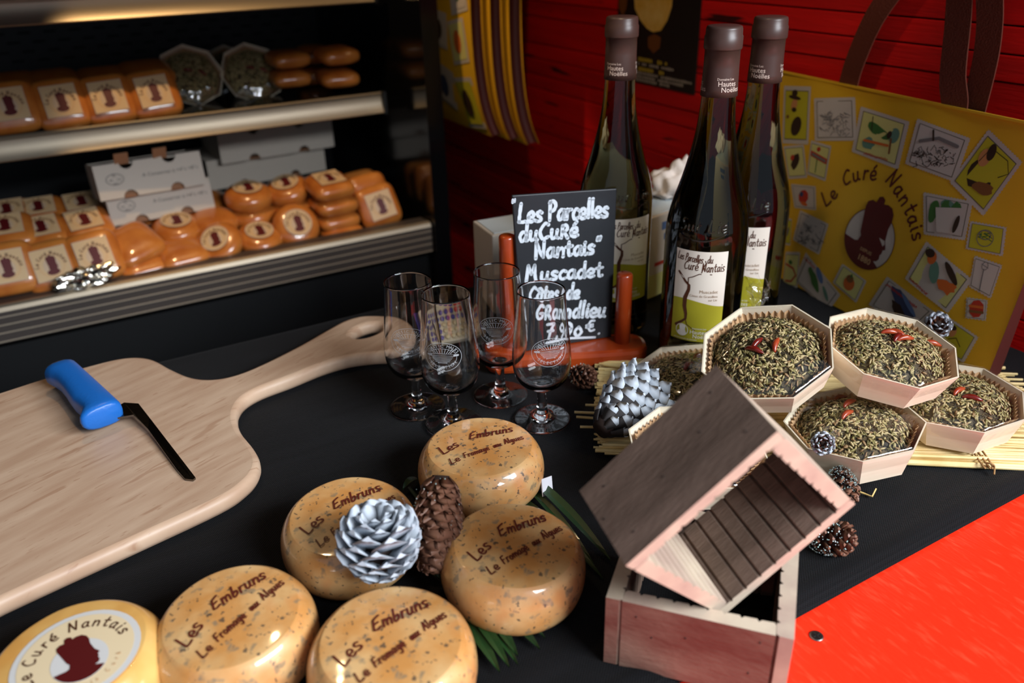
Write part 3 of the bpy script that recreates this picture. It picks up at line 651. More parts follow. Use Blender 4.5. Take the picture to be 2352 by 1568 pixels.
def caption(m, pts, seed, mi='red'):
    """an illegibly small line of script: one wavy stroke"""
    rnd = random.Random(seed); (x0, y0), (x1, y1) = pts; n = int(math.hypot(x1-x0, y1-y0)/2.2); nx, ny = (y0-y1), (x1-x0); l = math.hypot(nx, ny)
    line(m, spline([(x0 + (x1-x0)*i/n + nx/l*rnd.uniform(1.5, 4)*(-1)**i, y0 + (y1-y0)*i/n + ny/l*rnd.uniform(1.5, 4)*(-1)**i) for i in range(n+1)], 3), .8, PI_[mi], .0011)
stamps = [
 ('hat', [(1800,196),(1866,198),(1861,333),(1799,330)], 'y'), ('sk1', [(1872,225),(1965,222),(1972,324),(1875,325)], 'w'),
 ('river', [(1977,243),(2094,279),(2069,391),(1960,349)], 'p'), ('kiosk', [(2110,271),(2231,317),(2198,420),(2083,377)], 'w'),
 ('lady', [(2270,295),(2352,372),(2262,498),(2184,419)], 'y'), ('bust', [(1801,335),(1850,331),(1859,409),(1813,412)], 'p'),
 ('sign', [(1866,321),(1915,335),(1903,418),(1857,401)], 'p'), ('brick', [(1818,421),(1880,427),(1882,484),(1827,478)], 'w'),
 ('trees', [(2125,440),(2240,462),(2222,553),(2127,539)], 'w'), ('wheel', [(2232,506),(2315,521),(2305,590),(2221,572)], 'y'),
 ('sk2', [(1841,481),(1912,514),(1887,586),(1823,551)], 'w'), ('painter', [(2134,552),(2238,642),(2180,721),(2082,640)], 'p'),
 ('whisk', [(2241,585),(2304,608),(2276,688),(2227,659)], 'w'), ('land', [(1855,578),(1933,677),(1902,717),(1824,643)], 'w'),
 ('orange', [(1939,604),(1994,645),(1968,697),(1914,649)], 'p'), ('blue', [(2041,633),(2153,717),(2100,765),(1995,700)], 'w'),
 ('jam', [(2221,681),(2270,688),(2265,738),(2217,731)], 'w'), ('green', [(2156,709),(2249,774),(2214,835),(2135,790)], 'y'),
 ('loop', [(1806,577),(1842,578),(1832,664),(1797,659)], 'p'), ('west', [(1806,500),(1822,502),(1818,565),(1803,562)], 'y'),
]
fills = dict(y=stamp_yellow_m, w=stamp_paper_m, p=stamp_pale_m)
for nm, q, fl in stamps:
    m, _ = stamp(q, fl); I = PI_
    if nm == 'hat': blob(m,1832,290,20,26,I['dark']); blob(m,1827,240,12,17,I['skin'],.0010); blob(m,1828,224,26,5,I['dark'],.0012); blob(m,1828,214,12,9,I['dark'],.0012); blob(m,1827,252,10,6,I['dark'],.0012); blob(m,1812,268,6,5,I['brown'],.0011)
    if nm == 'sk1': sketch(m,1922,283,32,24,3,n=50)
    if nm == 'river': blob(m,2020,300,42,11,I['green'],rot=-.25,jag=.15); blob(m,2058,312,16,18,I['teal'],.0008); blob(m,2000,330,20,14,I['teal'],.0010,jag=.2); line(m,[(1990,322),(2045,335)],3,I['orange'],.0013); blob(m,2048,310,7,9,I['dark'],.0013); line(m,[(2052,320),(2048,352)],3,I['brown'],.0013); line(m,[(2008,268),(2006,300)],1.4,I['dark'],.0012); caption(m,[(1990,352),(2045,368)],12)
    if nm == 'kiosk': line(m,[(2118,324),(2160,318),(2202,337)],4,I['grey']); line(m,[(2148,300),(2148,322)],2.5,I['dark']); sketch(m,2150,358,46,20,7,'dark',60)
    if nm == 'lady': blob(m,2255,400,30,36,I['dark'],rot=.5,jag=.15); blob(m,2264,362,14,19,I['skin'],.0011); blob(m,2280,350,10,18,I['dark'],.0012); line(m,[(2252,370),(2280,340),(2318,370),(2320,400),(2296,408)],.9,I['dark'],.0014); blob(m,2262,432,26,14,I['brown'],.0010,jag=.2)
    if nm == 'bust': blob(m,1830,372,14,24,I['dark'],jag=.15); blob(m,1824,362,7,8,I['red'],.0012)
    if nm == 'sign': poly(m,[S(*p) for p in [(1868,345),(1906,366),(1904,378),(1866,357)]][::-1],tf(.0010),I['red']); poly(m,[S(*p) for p in [(1871,350),(1903,368),(1902,374),(1869,356)]][::-1],tf(.0012),I['grey']); line(m,[(1882,366),(1878,396)],1.6,I['green']); blob(m,1886,343,7,6,I['red'],.0012)
    if nm == 'brick': blob(m,1850,452,20,19,I['red'],n=8); blob(m,1846,446,8,7,I['navy'],.0012,n=7); blob(m,1852,468,14,5,I['orange'],.0011)
    if nm == 'trees':
        for x_ in (2150,2175,2198): blob(m,x_,485,12,24,I['green'],jag=.2)
        blob(m,2182,470,18,10,I['teal'],.0008); poly(m,[S(*p) for p in [(2156,476),(2218,478),(2210,540),(2158,532)]][::-1],tf(.0013),0); blob(m,2203,515,6,20,I['dark'],.0016); sketch(m,2180,506,14,14,9,'dark',16)
    if nm == 'wheel': ring(m,*S(2266,547),.0085,.0080,.0004,tf(.0010),I['grey']); ring(m,*S(2266,540),.0060,.0042,.0004,tf(.0010),I['grey']); sketch(m,2266,541,12,7,4,'green',14)
    if nm == 'sk2': sketch(m,1866,535,26,24,5,n=44)
    if nm == 'painter': blob(m,2152,625,13,26,I['teal'],rot=.3); blob(m,2148,592,12,15,I['orange'],.0011); blob(m,2144,581,13,10,I['dark'],.0012); blob(m,2190,628,30,8,I['dark'],.0010,rot=-.75); blob(m,2180,658,26,15,I['orange'],.0009,jag=.35); caption(m,[(2097,640),(2135,676)],9)
    if nm == 'whisk': line(m,[(2251,668),(2262,618)],1.2,I['grey']); ring(m,*S(2265,611),.0030,.0040,.0003,tf(.0010),I['grey']); line(m,[(2258,606),(2272,616)],.7,I['grey'])
    if nm == 'land': blob(m,1872,640,36,11,I['green'],rot=-.85,jag=.25); blob(m,1886,632,24,9,I['blue'],.0008,rot=-.85); blob(m,1898,674,22,6,I['teal'],.0011,rot=-.85); caption(m,[(1852,592),(1876,616)],9)
    if nm == 'orange': blob(m,1953,651,18,18,I['orange'],n=20); blob(m,1956,640,12,10,I['brown'],.0011); blob(m,1960,634,3,6,I['green'],.0013)
    if nm == 'blue': blob(m,2080,706,56,18,I['navy'],rot=-.62,jag=.15); blob(m,2066,712,26,12,I['dark'],.0011,rot=-.6,jag=.2); blob(m,2092,700,34,6,I['blue'],.0012,rot=-.62); caption(m,[(2040,652),(2110,706)],23)
    if nm == 'jam': blob(m,2244,709,17,20,I['red'],n=8); line(m,[(2230,702),(2258,706)],3,I['orange'],.0012); line(m,[(2230,714),(2258,718)],3,I['brown'],.0012)
    if nm == 'green': blob(m,2190,760,10,14,I['skin'],.0010); blob(m,2192,752,9,6,I['dark'],.0012); line(m,[(2180,778),(2198,776),(2206,796)],1,I['dark'])
    if nm == 'loop': line(m,[(1808,606),(1824,616),(1830,632),(1818,646),(1806,644)],3,I['red']); blob(m,1818,602,8,6,I['green'])
    if nm == 'west': blob(m,1812,532,4,14,I['grey'])
    m.build('printed_stamp', [stamp_paper_m, stamp_line_m, fills[fl]] + [pic[k] for k in PN], tote)
m = MB(); c = S(2002, 549); e1 = S(2064, 549); e2 = S(2002, 624)
logo(m, c[0], c[1], abs(e1[0]-c[0]), abs(c[1]-e2[1]), tf(.0006), tf(.0010), 0, 1); ring(m, c[0], c[1], abs(e1[0]-c[0]), abs(c[1]-e2[1]), .0005, tf(.0011), 1)
typeset(m, 'DEPUIS', .0055, *S(1993, 580), tf(.0014), -.1, 'c', 2); typeset(m, '1880', .010, *S(1988, 602), tf(.0014), -.1, 'c', 2)
hand_path(m, 'Le Curé Nantais', .0190, [S(*p) for p in [(1905,476),(1928,455),(1950,425),(1985,412),(2020,414),(2046,424),(2066,452),(2084,486),(2096,520),(2106,560)]], tf(.0012), .0012, 1)
m.build('logo_print', [stamp_paper_m, maroon_m, tan_ring_m], tote)

# ---- folded totes hanging beside the cabinet
def hung_bag(x, y0, y1, zb, label, th=.014, sway=0):
    t = thing('hanging_tote_bag', label, 'bag', (x, y0, zb), (0, 0, sway), 'folded totes hanging by the cabinet')
    Hh = .62 - zb; cur = lambda v: .020*math.exp(-v/.05) - .006*math.sin(v*9)
    L = y1 - y0
    g = grid(10, 26, lambda a, b: (cur(b*Hh), a*L + .012*math.exp(-b*Hh/.06)*-1, b*Hh)); g.build('front_panel', bag_m, t)
    g = grid(4, 26, lambda a, b: (cur(b*Hh) + a*th + .004*math.sin(a*PI), -.012*math.exp(-b*Hh/.06) + .010*math.sin(a*PI), b*Hh)); g.build('gusset', bag_side_m, t)
    g = grid(10, 26, lambda a, b: (cur(b*Hh) + th, a*L - .012*math.exp(-b*Hh/.06), b*Hh)); g.build('back_panel', bag_m, t)
    MB().box(-.0006, .0006, -.002, .002, 0, Hh); 
    e = grid(1, 26, lambda a, b: (cur(b*Hh) + th - .001, -.0125*math.exp(-b*Hh/.06) - .004*a, b*Hh)); e.build('edge_seam', bag_m, t)
    return t, cur
hb, cur = hung_bag(.655, 1.262, 1.50, .098, 'front one of the folded yellow totes hanging beside the cabinet', .020)
hung_bag(.684, 1.250, 1.48, .090, 'middle one of the folded totes hanging beside the cabinet', .020)
hung_bag(.713, 1.240, 1.47, .080, 'rear one of the folded totes hanging nearest the red wall', .022)
m = MB(); rnd = random.Random(8); fills3 = [stamp_paper_m, stamp_yellow_m, stamp_pale_m, pic['green'], pic['orange'], pic['navy'], pic['dark']]
for i, (yy, zz, wd, hh, fl, pc) in enumerate([(.045,.05,.07,.085,1,6),(.125,.07,.07,.07,0,5),(.05,.15,.06,.07,2,4),(.12,.165,.06,.06,0,6),(.045,.235,.06,.08,0,3),(.12,.25,.06,.07,1,5),(.05,.33,.06,.08,1,6),(.12,.34,.06,.08,0,5)]):
    a = rnd.uniform(-.25, .25)
    def fnn(d, yy=yy, zz=zz, a=a): return lambda x, y: (lambda Y, Z: (cur(Z) - d, Y - .012*math.exp(-Z/.06), Z))(yy + x*math.cos(a) - y*math.sin(a), zz + x*math.sin(a) + y*math.cos(a))
    poly(m, [(-wd/2,-hh/2),(wd/2,-hh/2),(wd/2,hh/2),(-wd/2,hh/2)], fnn(.0012), 0); poly(m, [(-wd*.42,-hh*.42),(wd*.42,-hh*.42),(wd*.42,hh*.42),(-wd*.42,hh*.42)], fnn(.0018), fl); poly(m, ell(0, 0, wd*.22, hh*.28, 9), fnn(.0024), pc)
m.build('printed_stamps', fills3, hb)

# ================================================================== on the counter: back row
# serving paddle
BT = .017
out = [(-420,1035),(-200,962),(0,898),(100,866),(200,838),(270,821),(318,817),(355,824),(395,845),(440,863),(490,867),(545,856),(610,829),(690,789),(750,755),(790,734),(830,723),(875,722),(915,727),(945,742),(955,765),(940,790),(905,808),(860,811),(800,819),(740,836),(670,864),(600,890),(562,912),(546,935),(543,957),(552,985),(580,1020),(595,1050),(590,1078),(562,1110),(500,1150),(300,1242),(0,1378),(-300,1520),(-520,1480),(-560,1250)]
O = [at(px, py, BT) for px, py in out]; cen = at(280, 1080, BT); tipv = at(900, 765, BT)
ang = math.atan2((tipv - cen).y, (tipv - cen).x)
bd = thing('serving_board', 'large pale wooden paddle board with a holed handle', 'board', (cen.x, cen.y, .0012), (0, 0, ang))
ca, sa = math.cos(-ang), math.sin(-ang)
loc = lambda p: ((p.x-cen.x)*ca - (p.y-cen.y)*sa, (p.x-cen.x)*sa + (p.y-cen.y)*ca)
OL = spline([loc(p) for p in O], 5, True)
hc = loc(at(843, 757, BT)); hole = [(hc[0] + .021*math.cos(a) , hc[1] + .0135*math.sin(a)) for a in [2*PI*k/32 for k in range(32)]]
bm = bmesh.new()
def loop_(P, z): return [bm.verts.new((x, y, z)) for x, y in P]
def inset(P, d):
    n = len(P); R_ = []
    A = sum(P[i][0]*P[(i+1) % n][1] - P[(i+1) % n][0]*P[i][1] for i in range(n)); s = 1 if A > 0 else -1
    for i in range(n):
        t = np.array(P[(i+1) % n]) - np.array(P[i-1]); t = t/np.linalg.norm(t); R_.append((P[i][0] - t[1]*d*s, P[i][1] + t[0]*d*s))
    return R_
th = BT - .0012; rr = .0055
prof_ = [(rr, 0), (rr*.3, rr*.3), (0, rr), (0, th - rr), (rr*.3, th - rr*.3), (rr, th)]
def wall_loops(P, flip):
    Ls = [loop_(inset(P, d if not flip else -d), z_) for d, z_ in prof_]; n = len(P)
    for a, b in zip(Ls, Ls[1:]):
        for i in range(n):
            f = (a[i], a[(i+1) % n], b[(i+1) % n], b[i]); bm.faces.new(f).smooth = True
    return Ls[0], Ls[-1]
o0, o1 = wall_loops(OL, False); h0, h1 = wall_loops(hole, True)
for A_, B_ in ((o0, h0), (o1, h1)):
    es = []
    for Lp in (A_, B_):
        for i in range(len(Lp)):
            e = bm.edges.get((Lp[i], Lp[(i+1) % len(Lp)])) or bm.edges.new((Lp[i], Lp[(i+1) % len(Lp)])); es.append(e)
    bmesh.ops.triangle_fill(bm, use_beauty=True, use_dissolve=False, edges=es)
bmesh.ops.recalc_face_normals(bm, faces=bm.faces)
me = bpy.data.meshes.new('paddle'); bm.to_mesh(me); bm.free(); me.materials.append(maple_m); obj('paddle', me, bd)

# cheese knife with offset blade
kn = thing('cheese_knife', 'offset cheese knife with a thick blue handle lying on the board', 'knife', at(240, 950, BT))
kl = kn.location.copy()
hp0 = at(140, 850, .034); hp1 = at(243, 948, .034)
ax = (hp1 - hp0).normalized(); sd = Vector((0, 0, 1)).cross(ax).normalized()   # side = left of travel
m = MB(); secs = []; Lh = (hp1 - hp0).length
# s along, (left,right) half extents, half thickness
for s_, l_, r_, t_ in [(-.004,.004,.004,.004),(-.001,.0125,.014,.010),(.006,.0145,.0165,.0125),(.016,.0145,.014,.013),(.03,.0145,.0125,.013),(.05,.0145,.0135,.013),(.07,.0145,.0155,.013),(.085,.0145,.0165,.0128),(Lh-.012,.0145,.0155,.0126),(Lh-.006,.0145,.019,.0122),(Lh,.0145,.0225,.0118),(Lh+.004,.0135,.022,.011),(Lh+.0055,.011,.019,.009)]: secs.append((s_, l_, r_, t_))
secs = [q_ for q_ in secs if q_[0] <= Lh + .01]; secs.sort(key=lambda q_: q_[0]); n = 20; V = []
for s_, l_, r_, t_ in secs:
    c_ = hp0 + ax*s_
    for k in range(n):
        a = 2*PI*k/n; cx = math.copysign(abs(math.cos(a))**.75, math.cos(a)); sy = math.copysign(abs(math.sin(a))**.75, math.sin(a))
        V.append(c_ + sd*(cx*(l_ if cx > 0 else r_)) + Vector((0,0,1))*sy*t_ - kl)
f = [(j*n+i, (j+1)*n+i, (j+1)*n+(i+1) % n, j*n+(i+1) % n) for j in range(len(secs)-1) for i in range(n)] + [tuple(range(n)), tuple(range(len(secs)*n-1, (len(secs)-1)*n-1, -1))]
m.add(V, f, 0, True); m.build('handle', blue_m, kn)
bl_px = [((206,966),.0295),((285,924),.0295),((318,926),.0285),((343,958),.026),((449,1096),.0195),((443,1101),.0192),((425,1099),.0192),((408,1080),.0197),((340,985),.0235),((307,952),.0275),((212,969),.0295)]
PT = [at(*p, z_) for p, z_ in bl_px]; n = len(PT); m = MB(); m.add([p - kl for p in PT] + [p - kl - Vector((0,0,.0018)) for p in PT], [tuple(range(n-1, -1, -1)), tuple(range(n, 2*n))] + [(i, (i+1) % n, n+(i+1) % n, n+i) for i in range(n)])
m.build('blade', steel_m, kn)

# ---- tasting glasses
GP = [(0.0215,.1330),(.0222,.120),(.0236,.105),(.0252,.090),(.0266,.076),(.0271,.066),(.0266,.058),(.0248,.050),(.0212,.0435),(.0150,.0385),(.0085,.0362)]
def grad(zq):
    P = sorted([(z_, r_) for r_, z_ in GP])
    for (za, ra), (zb_, rb) in zip(P, P[1:]):
        if za <= zq <= zb_: return ra + (rb-ra)*(zq-za)/(zb_-za)
    return P[-1][1]
outer = spline([(.0001, .0004), (.022, .0004), (.0262, .0006), (.0268, .0012), (.0262, .0018), (.020, .0028), (.012, .0044), (.0068, .008), (.0050, .014), (.0044, .022), (.0046, .031), (.0060, .0350)], 4) + spline([(.0085, .0362), (.0150, .0385), (.0212, .0435), (.0248, .050), (.0266, .058), (.0271, .066), (.0266, .076), (.0252, .090), (.0236, .105), (.0222, .120), (.0215, .1325), (.0211, .1333), (.0206, .1326)], 4)
inner = spline([(.0206, .1320), (.0212, .120), (.0226, .105), (.0242, .090), (.0256, .076), (.0261, .066), (.0256, .0585), (.0237, .0512), (.0200, .0455), (.0140, .0415), (.0070, .0402), (.0001, .0400)], 4)
gm = MB().lathe(outer + inner, 72, cap0=False, cap1=False).mesh('glass_body', [glass_m])
def emblem():
    m = MB()
    zc = .084
    def fn(x, y): r = grad(zc + y) + .00015; a = x/r; return (r*math.sin(a), -r*math.cos(a), zc + y)
    ring(m, 0, 0, .0172, .0132, .00022, fn, n=60); ring(m, 0, -.0005, .0128, .0085, .00018, fn, n=50)
    type_arc(m, 'CLASSIC MALTS', .0040, 0, -.0006, .0135, .0098, PI*.86, PI*.14, fn)
    type_arc(m, 'SELECTION', .0040, 0, .001, .0150, .0119, PI*1.22, PI*1.78, fn, True)
    for k in range(5): ribbon(m, [(-.0104 + k*.0010, .0006 - k*.0012), (.0104 - k*.0010, .0006 - k*.0012)], .00036, fn, 0, False)
    ribbon(m, [(-.014, .0012), (-.0105, .0012)], .0009, fn); ribbon(m, [(.0105, .0012), (.014, .0012)], .0009, fn)
    ribbon(m, [(-.011, .0022), (.011, .0022)], .0003, fn); ribbon(m, [(-.004, -.0052), (.004, -.0052)], .0004, fn)
    for k in range(-4, 5): ribbon(m, [(k*.0018, .0034), (k*.0030, .0072)], .00025, fn)
    typeset(m, '4 cl', .0045, .040, .012, fn); ribbon(m, [(.048, .010), (.058, .010)], .0002, fn); typeset(m, 'ARC', .004, .050, .004, fn); typeset(m, '2 cl', .0045, .040, -.003, fn)
    return m.mesh('etched_emblem', [etch_m])
em = emblem()
for (px, py, ra, lab) in [(960,935,8,'stemmed tasting glass with etched emblem, in front of the paddle handle'),(1042,972,14,'stemmed tasting glass with etched emblem, nearest to the wrapped cheeses'),(1150,908,6,'stemmed tasting glass with etched emblem, rearmost, before the left wooden post'),(1245,963,-18,'stemmed tasting glass with etched emblem, in front of the chalkboard lettering')]:
    p = at(px, py, .001); az = math.atan2(p.x, p.y)
    g = thing('tasting_glass', lab, 'glass', (p.x, p.y, .001), (0, 0, -az - math.radians(ra)), 'four tasting glasses')
    obj('glass_body', gm, g); obj('etched_emblem', em, g)

# ---- chalkboard and stand
pL = at(1172, 838); pR = at(1427, 821); dirs = (pR - pL); dirs.z = 0; Ls = dirs.length; dirs.normalize(); bang = math.atan2(dirs.y, dirs.x)
stand = thing('chalkboard_stand', 'varnished reddish wooden stand with two posts holding the slate', 'stand', (*pL.xy, .001), (0, 0, bang))
def rrect(x0, x1, y0, y1, r, n=8):
    P = []
    for cx, cy, a in ((x1-r, y0+r, -PI/2), (x1-r, y1-r, 0), (x0+r, y1-r, PI/2), (x0+r, y0+r, PI)):
        P += [(cx + r*math.cos(a + PI/2*k/n), cy + r*math.sin(a + PI/2*k/n)) for k in range(n+1)]
    return P
MB().prism(rrect(-.028, Ls + .026, -.024, .022, .020), 0, .019).build('base', orange_wood_m, stand, bevel=.005)
def zat(px, py, X, Y):
    d = ray(px, py); t = (X*d.x + Y*d.y)/(d.x**2 + d.y**2); return CAM.z + t*d.z
zl = zat(1174, 541, *pL.xy); zr = zat(1426, 628, *pR.xy)
for x_, zt in ((0, zl), (Ls, zr)):
    o = MB().lathe([(.0085, .017), (.0085, zt - .003), (.0078, zt - .001), (.006, zt), (.0001, zt)], 24, cap1=False).build('post', orange_wood_m, stand); o.location = (x_, 0, 0)
# slate plane: in front of the left post, behind the right one
sA = pL + Vector((-dirs.y, dirs.x, 0))*-.0125; sB = pR + Vector((-dirs.y, dirs.x, 0))*.0125
sn = Vector(((sB - sA).y, -(sB - sA).x, 0)).normalized()
cs = [at_plane(px, py, sA, sn) for px, py in ((1202, 800), (1404, 786), (1417, 433), (1176, 449))]
cs[0].z = cs[1].z = .0205
su = (sB - sA); su.z = 0; su.normalize()
slate = thing('chalkboard', 'black slate with white handwritten wine name and price', 'chalkboard', (cs[0].x, cs[0].y, .0205))
so = slate.location.copy(); sm = Matrix(((su.x, 0, sn.x), (su.y, 0, sn.y), (su.z, 1, sn.z)))
slate.matrix_world = Matrix(((su.x, 0, sn.x, so.x), (su.y, 0, sn.y, so.y), (0, 1, 0, so.z), (0, 0, 0, 1)))
def suv(px, py): p = at_plane(px, py, sA, sn) - so; return (p.dot(su), p.z)
Q = [((p - so).dot(su), p.z - so.z) for p in cs]; Q[0] = (Q[0][0], 0); Q[1] = (Q[1][0], 0)
MB().prism(Q, -.0035, .0).build('slate_panel', slate_m, slate, bevel=.001)
m = MB(); sf = lambda u, v: (u, v, .0004)
def chalk(text, x0, y0, x1, y1, hpx, hw=.0019, seed=1):
    a = np.array(suv(x0, y0)); b = np.array(suv(x1, y1)); d = b - a; L_ = np.linalg.norm(d); an = math.atan2(d[1], d[0]); h = suv(x0, y0 - hpx)[1] - a[1]
    _, wd = strokes(text, h, seed=seed, wob=.05); k = L_/wd
    st, _ = strokes(text, 1, seed=seed, wob=.05)
    c_, s_ = math.cos(an), math.sin(an); rnd = random.Random(seed)
    for q in st:
        pts = [(a[0] + x*h*k*c_ - y*h*s_, a[1] + x*h*k*s_ + y*h*c_) for x, y in q]
        ribbon(m, pts, [hw*rnd.uniform(.85, 1.15) for _ in pts], sf)
chalk('"', 1178, 492, 1192, 490, 34, .0011, 2)
chalk('Les Parcelles', 1191, 511, 1399, 497, 44, .0018, 3)
chalk('duCuRé', 1192, 553, 1330, 543, 40, .0018, 4)
chalk('Nantais"', 1228, 594, 1382, 580, 38, .0018, 5)
chalk('Muscadet', 1206, 646, 1386, 634, 36, .0017, 6)
chalk('Côtes de', 1212, 690, 1332, 684, 34, .0017, 7)
chalk('GRandlieu', 1228, 732, 1392, 726, 38, .0017, 8)
chalk('7,90', 1254, 776, 1340, 770, 36, .0017, 9); chalk('€', 1346, 762, 1368, 759, 26, .0013, 10); chalk('.', 1372, 766, 1380, 766, 30, .0012, 11)
ribbon(m, [suv(1256, 786), suv(1310, 776), suv(1366, 774)], .0013, sf)
m.build('chalk_writing', chalk_m, slate)

# ---- wine bottles
BPF = [(.0001,.004),(.030,.0012),(.0375,.003),(.0395,.008),(.0396,.02),(.0396,.13),(.0394,.152),(.0382,.164),(.0345,.180),(.0275,.203),(.0218,.226),(.0178,.248),(.0158,.268),(.0150,.285),(.0148,.305),(.0148,.330),(.0001,.3305)]
def brad(zq):
    P = BPF[3:15]
    for (ra, za), (rb, zb_) in zip(P, P[1:]):
        if za <= zq <= zb_: return ra + (rb-ra)*(zq-za)/(zb_-za)
    return .0396
prof = BPF[:3] + spline(BPF[3:16], 4) + [BPF[16]]
bot_me = MB().lathe(prof, 80, cap0=False, cap1=False).mesh('bottle_glass', [bottle_m])
cap_me = MB().lathe([(.0146,.278),(.0165,.278),(.0162,.285),(.0156,.302),(.0155,.3175),(.0164,.3178),(.0168,.3190),(.0167,.3285),(.0160,.3295),(.0158,.3345),(.0152,.3365),(.0135,.3372),(.0001,.3372)], 48, cap0=False, cap1=False).mesh('capsule', [capsule_m])
def cyl(d, radf=None):
    def fn(x, y): r = (radf(y) if radf else .0396) + d; a = x/r; return (r*math.sin(a), -r*math.cos(a), y)
    return fn
LW, LZ0, LZ1, LM = .0255, .048, .1420, .090
def label_me():
    m = MB(); n = 16
    def patch(f_lo, f_hi, d, mi):
        fn = cyl(d); v = []; f = []
        for i in range(n+1):
            x = -LW + 2*LW*i/n
            for j in range(5): v.append(fn(x, f_lo(x) + (f_hi(x) - f_lo(x))*j/4))
        for i in range(n):
            for j in range(4): a = i*5+j; f.append((a, a+5, a+6, a+1))
        m.add(v, f, mi, True)
    wave = lambda x: LM + .0035*math.sin(x*70 + 2.6) - .001
    patch(lambda x: LZ0, wave, .0002, 1); patch(wave, lambda x: LZ1, .0002, 0)
    return m.mesh('label', [label_white_m, label_green_m])
def label_print():
    m = MB(); fn0 = cyl(.0004); fn = lambda x, y: fn0(x, y + .0245)
    def fit(text, x0, x1, y, h, hw, ang=0): hand_fit(m, text, x0, x1, y, h, fn, hw, ang)
    fit('Les Parcelles', -.0235, .0020, .1075, .0075, .00040, -.05); fit('du', .0060, .0115, .1065, .0075, .00038)
    fit('Curé', -.0160, -.0015, .0985, .0090, .00045); fit('Nantais', .0015, .0235, .0975, .0090, .00045, .02)
    ribbon(m, [(.0015,.0965),(.0035,.103),(.0050,.1065),(.0042,.1085)], .0004, fn, 0)
    V = [(-.021,.0945),(-.0135,.086),(-.0095,.0825),(-.0095,.078),(-.0125,.069),(-.0125,.060),(-.0105,.052),(-.0105,.047),(-.0135,.044),(-.0205,.0385)]
    ribbon(m, V[:3], .0011, fn, 0); ribbon(m, V[2:7], [.0014,.0016,.0020,.0019,.0015], fn, 0); ribbon(m, V[6:], [.0014,.0012,.0012,.0014], fn, 0)
    ribbon(m, [(-.0105,.084),(-.0105,.090),(-.0065,.0915),(-.0005,.0950),(.011,.0950)], .0005, fn, 0); ribbon(m, [(-.0105,.047),(-.009,.041),(-.0015,.036),(.012,.0355)], .0004, fn, 0)
    typeset(m, 'Muscadet', .0046, .0185, .0755, fn, 0, 'r', 1); typeset(m, 'Côtes de Grandlieu', .0034, .0185, .0712, fn, 0, 'r', 1); typeset(m, 'sur Lie', .0032, .0185, .0675, fn, 0, 'r', 1)
    ring(m, -.0135, .0345, .0062, .0062, .0003, fn, 2); poly(m, [(-.0135 + x*.0055, .0345 + y*.0048 - .0005) for x, y in HEAD][::-1], fn, 2); poly(m, ell(-.0135, .0315, .0048, .0028, 20), fn, 2)
    typeset(m, 'Domaine Les', .0026, .0105, .0368, fn, 0, 'r', 2); typeset(m, 'Hautes', .0058, -.005, .0318, fn, 0, 'l', 2); typeset(m, 'Noëlles', .0058, -.002, .0272, fn, 0, 'l', 2)
    typeset(m, 'mis en bouteille au domaine', .0021, -.0215, .0248, fn, 0, 'l', 2)
    return m.mesh('label_print', [brown_ink_m, lightbrown_ink_m, print_white_m])
def cap_print():
    m = MB(); fn = lambda ox: (lambda x, y: (lambda r: (r*math.sin((x+ox)/r), -r*math.cos((x+ox)/r), y))(max(.0157, .0166 - (y-.278)*.062) + .00035))
    for ox in (0, .034, -.034):
        typeset(m, 'Domaine Les', .0030, .006, .2930, fn(ox), 0, 'r'); typeset(m, 'Hautes', .0062, -.0085, .2880, fn(ox)); typeset(m, 'Noëlles', .0062, -.0055, .2830, fn(ox))
    return m.mesh('capsule_print', [print_cream_m])
def emboss():
    m = MB(); base = .1605
    def p3(x, y):
        r = brad(y) + .0003; a = x/r; return (r*math.sin(a), -r*math.cos(a), y)
    st, wd = strokes('Sur Lie', .0125, track=.1, slant=.15)
    for q in st: m.tube([p3(a - wd/2, base + b) for a, b in q], .0009, 6)
    m.tube([p3(x, base - .004 - .006*math.sin((x+.024)/.048*PI) + (x+.024)*.07) for x in [-.024 + .048*k/16 for k in range(17)]], [.0003 + .0008*math.sin(PI*k/16) for k in range(17)], 6)
    return m.mesh('embossed_lettering', [bottle_m])
lm_, lp_, cp_, eb_ = label_me(), label_print(), cap_print(), emboss()
for px, py, ra, ca_, lab in [(1404,750,-26,20,'green wine bottle standing partly behind the chalkboard'),(1596,842,4,-26,'green wine bottle, frontmost, its whole label in view'),(1690,775,4,30,'green wine bottle beside the yellow tote bag')]:
    p = at(px, py); az = math.atan2(p.x, p.y)
    b = thing('wine_bottle', lab, 'bottle', (p.x, p.y, .001), (0, 0, -az), 'three wine bottles')
    rz = math.radians(-ra)
    for nm, me_, r_ in (('bottle_glass', bot_me, 0), ('capsule', cap_me, 0), ('label', lm_, rz), ('embossed_lettering', eb_, rz)):
        o = obj(nm, me_, b); o.rotation_euler.z = r_
        if nm == 'label': obj('label_print', lp_, o)
        if nm == 'capsule': q = obj('capsule_print', cp_, o); q.rotation_euler.z = math.radians(-ca_)

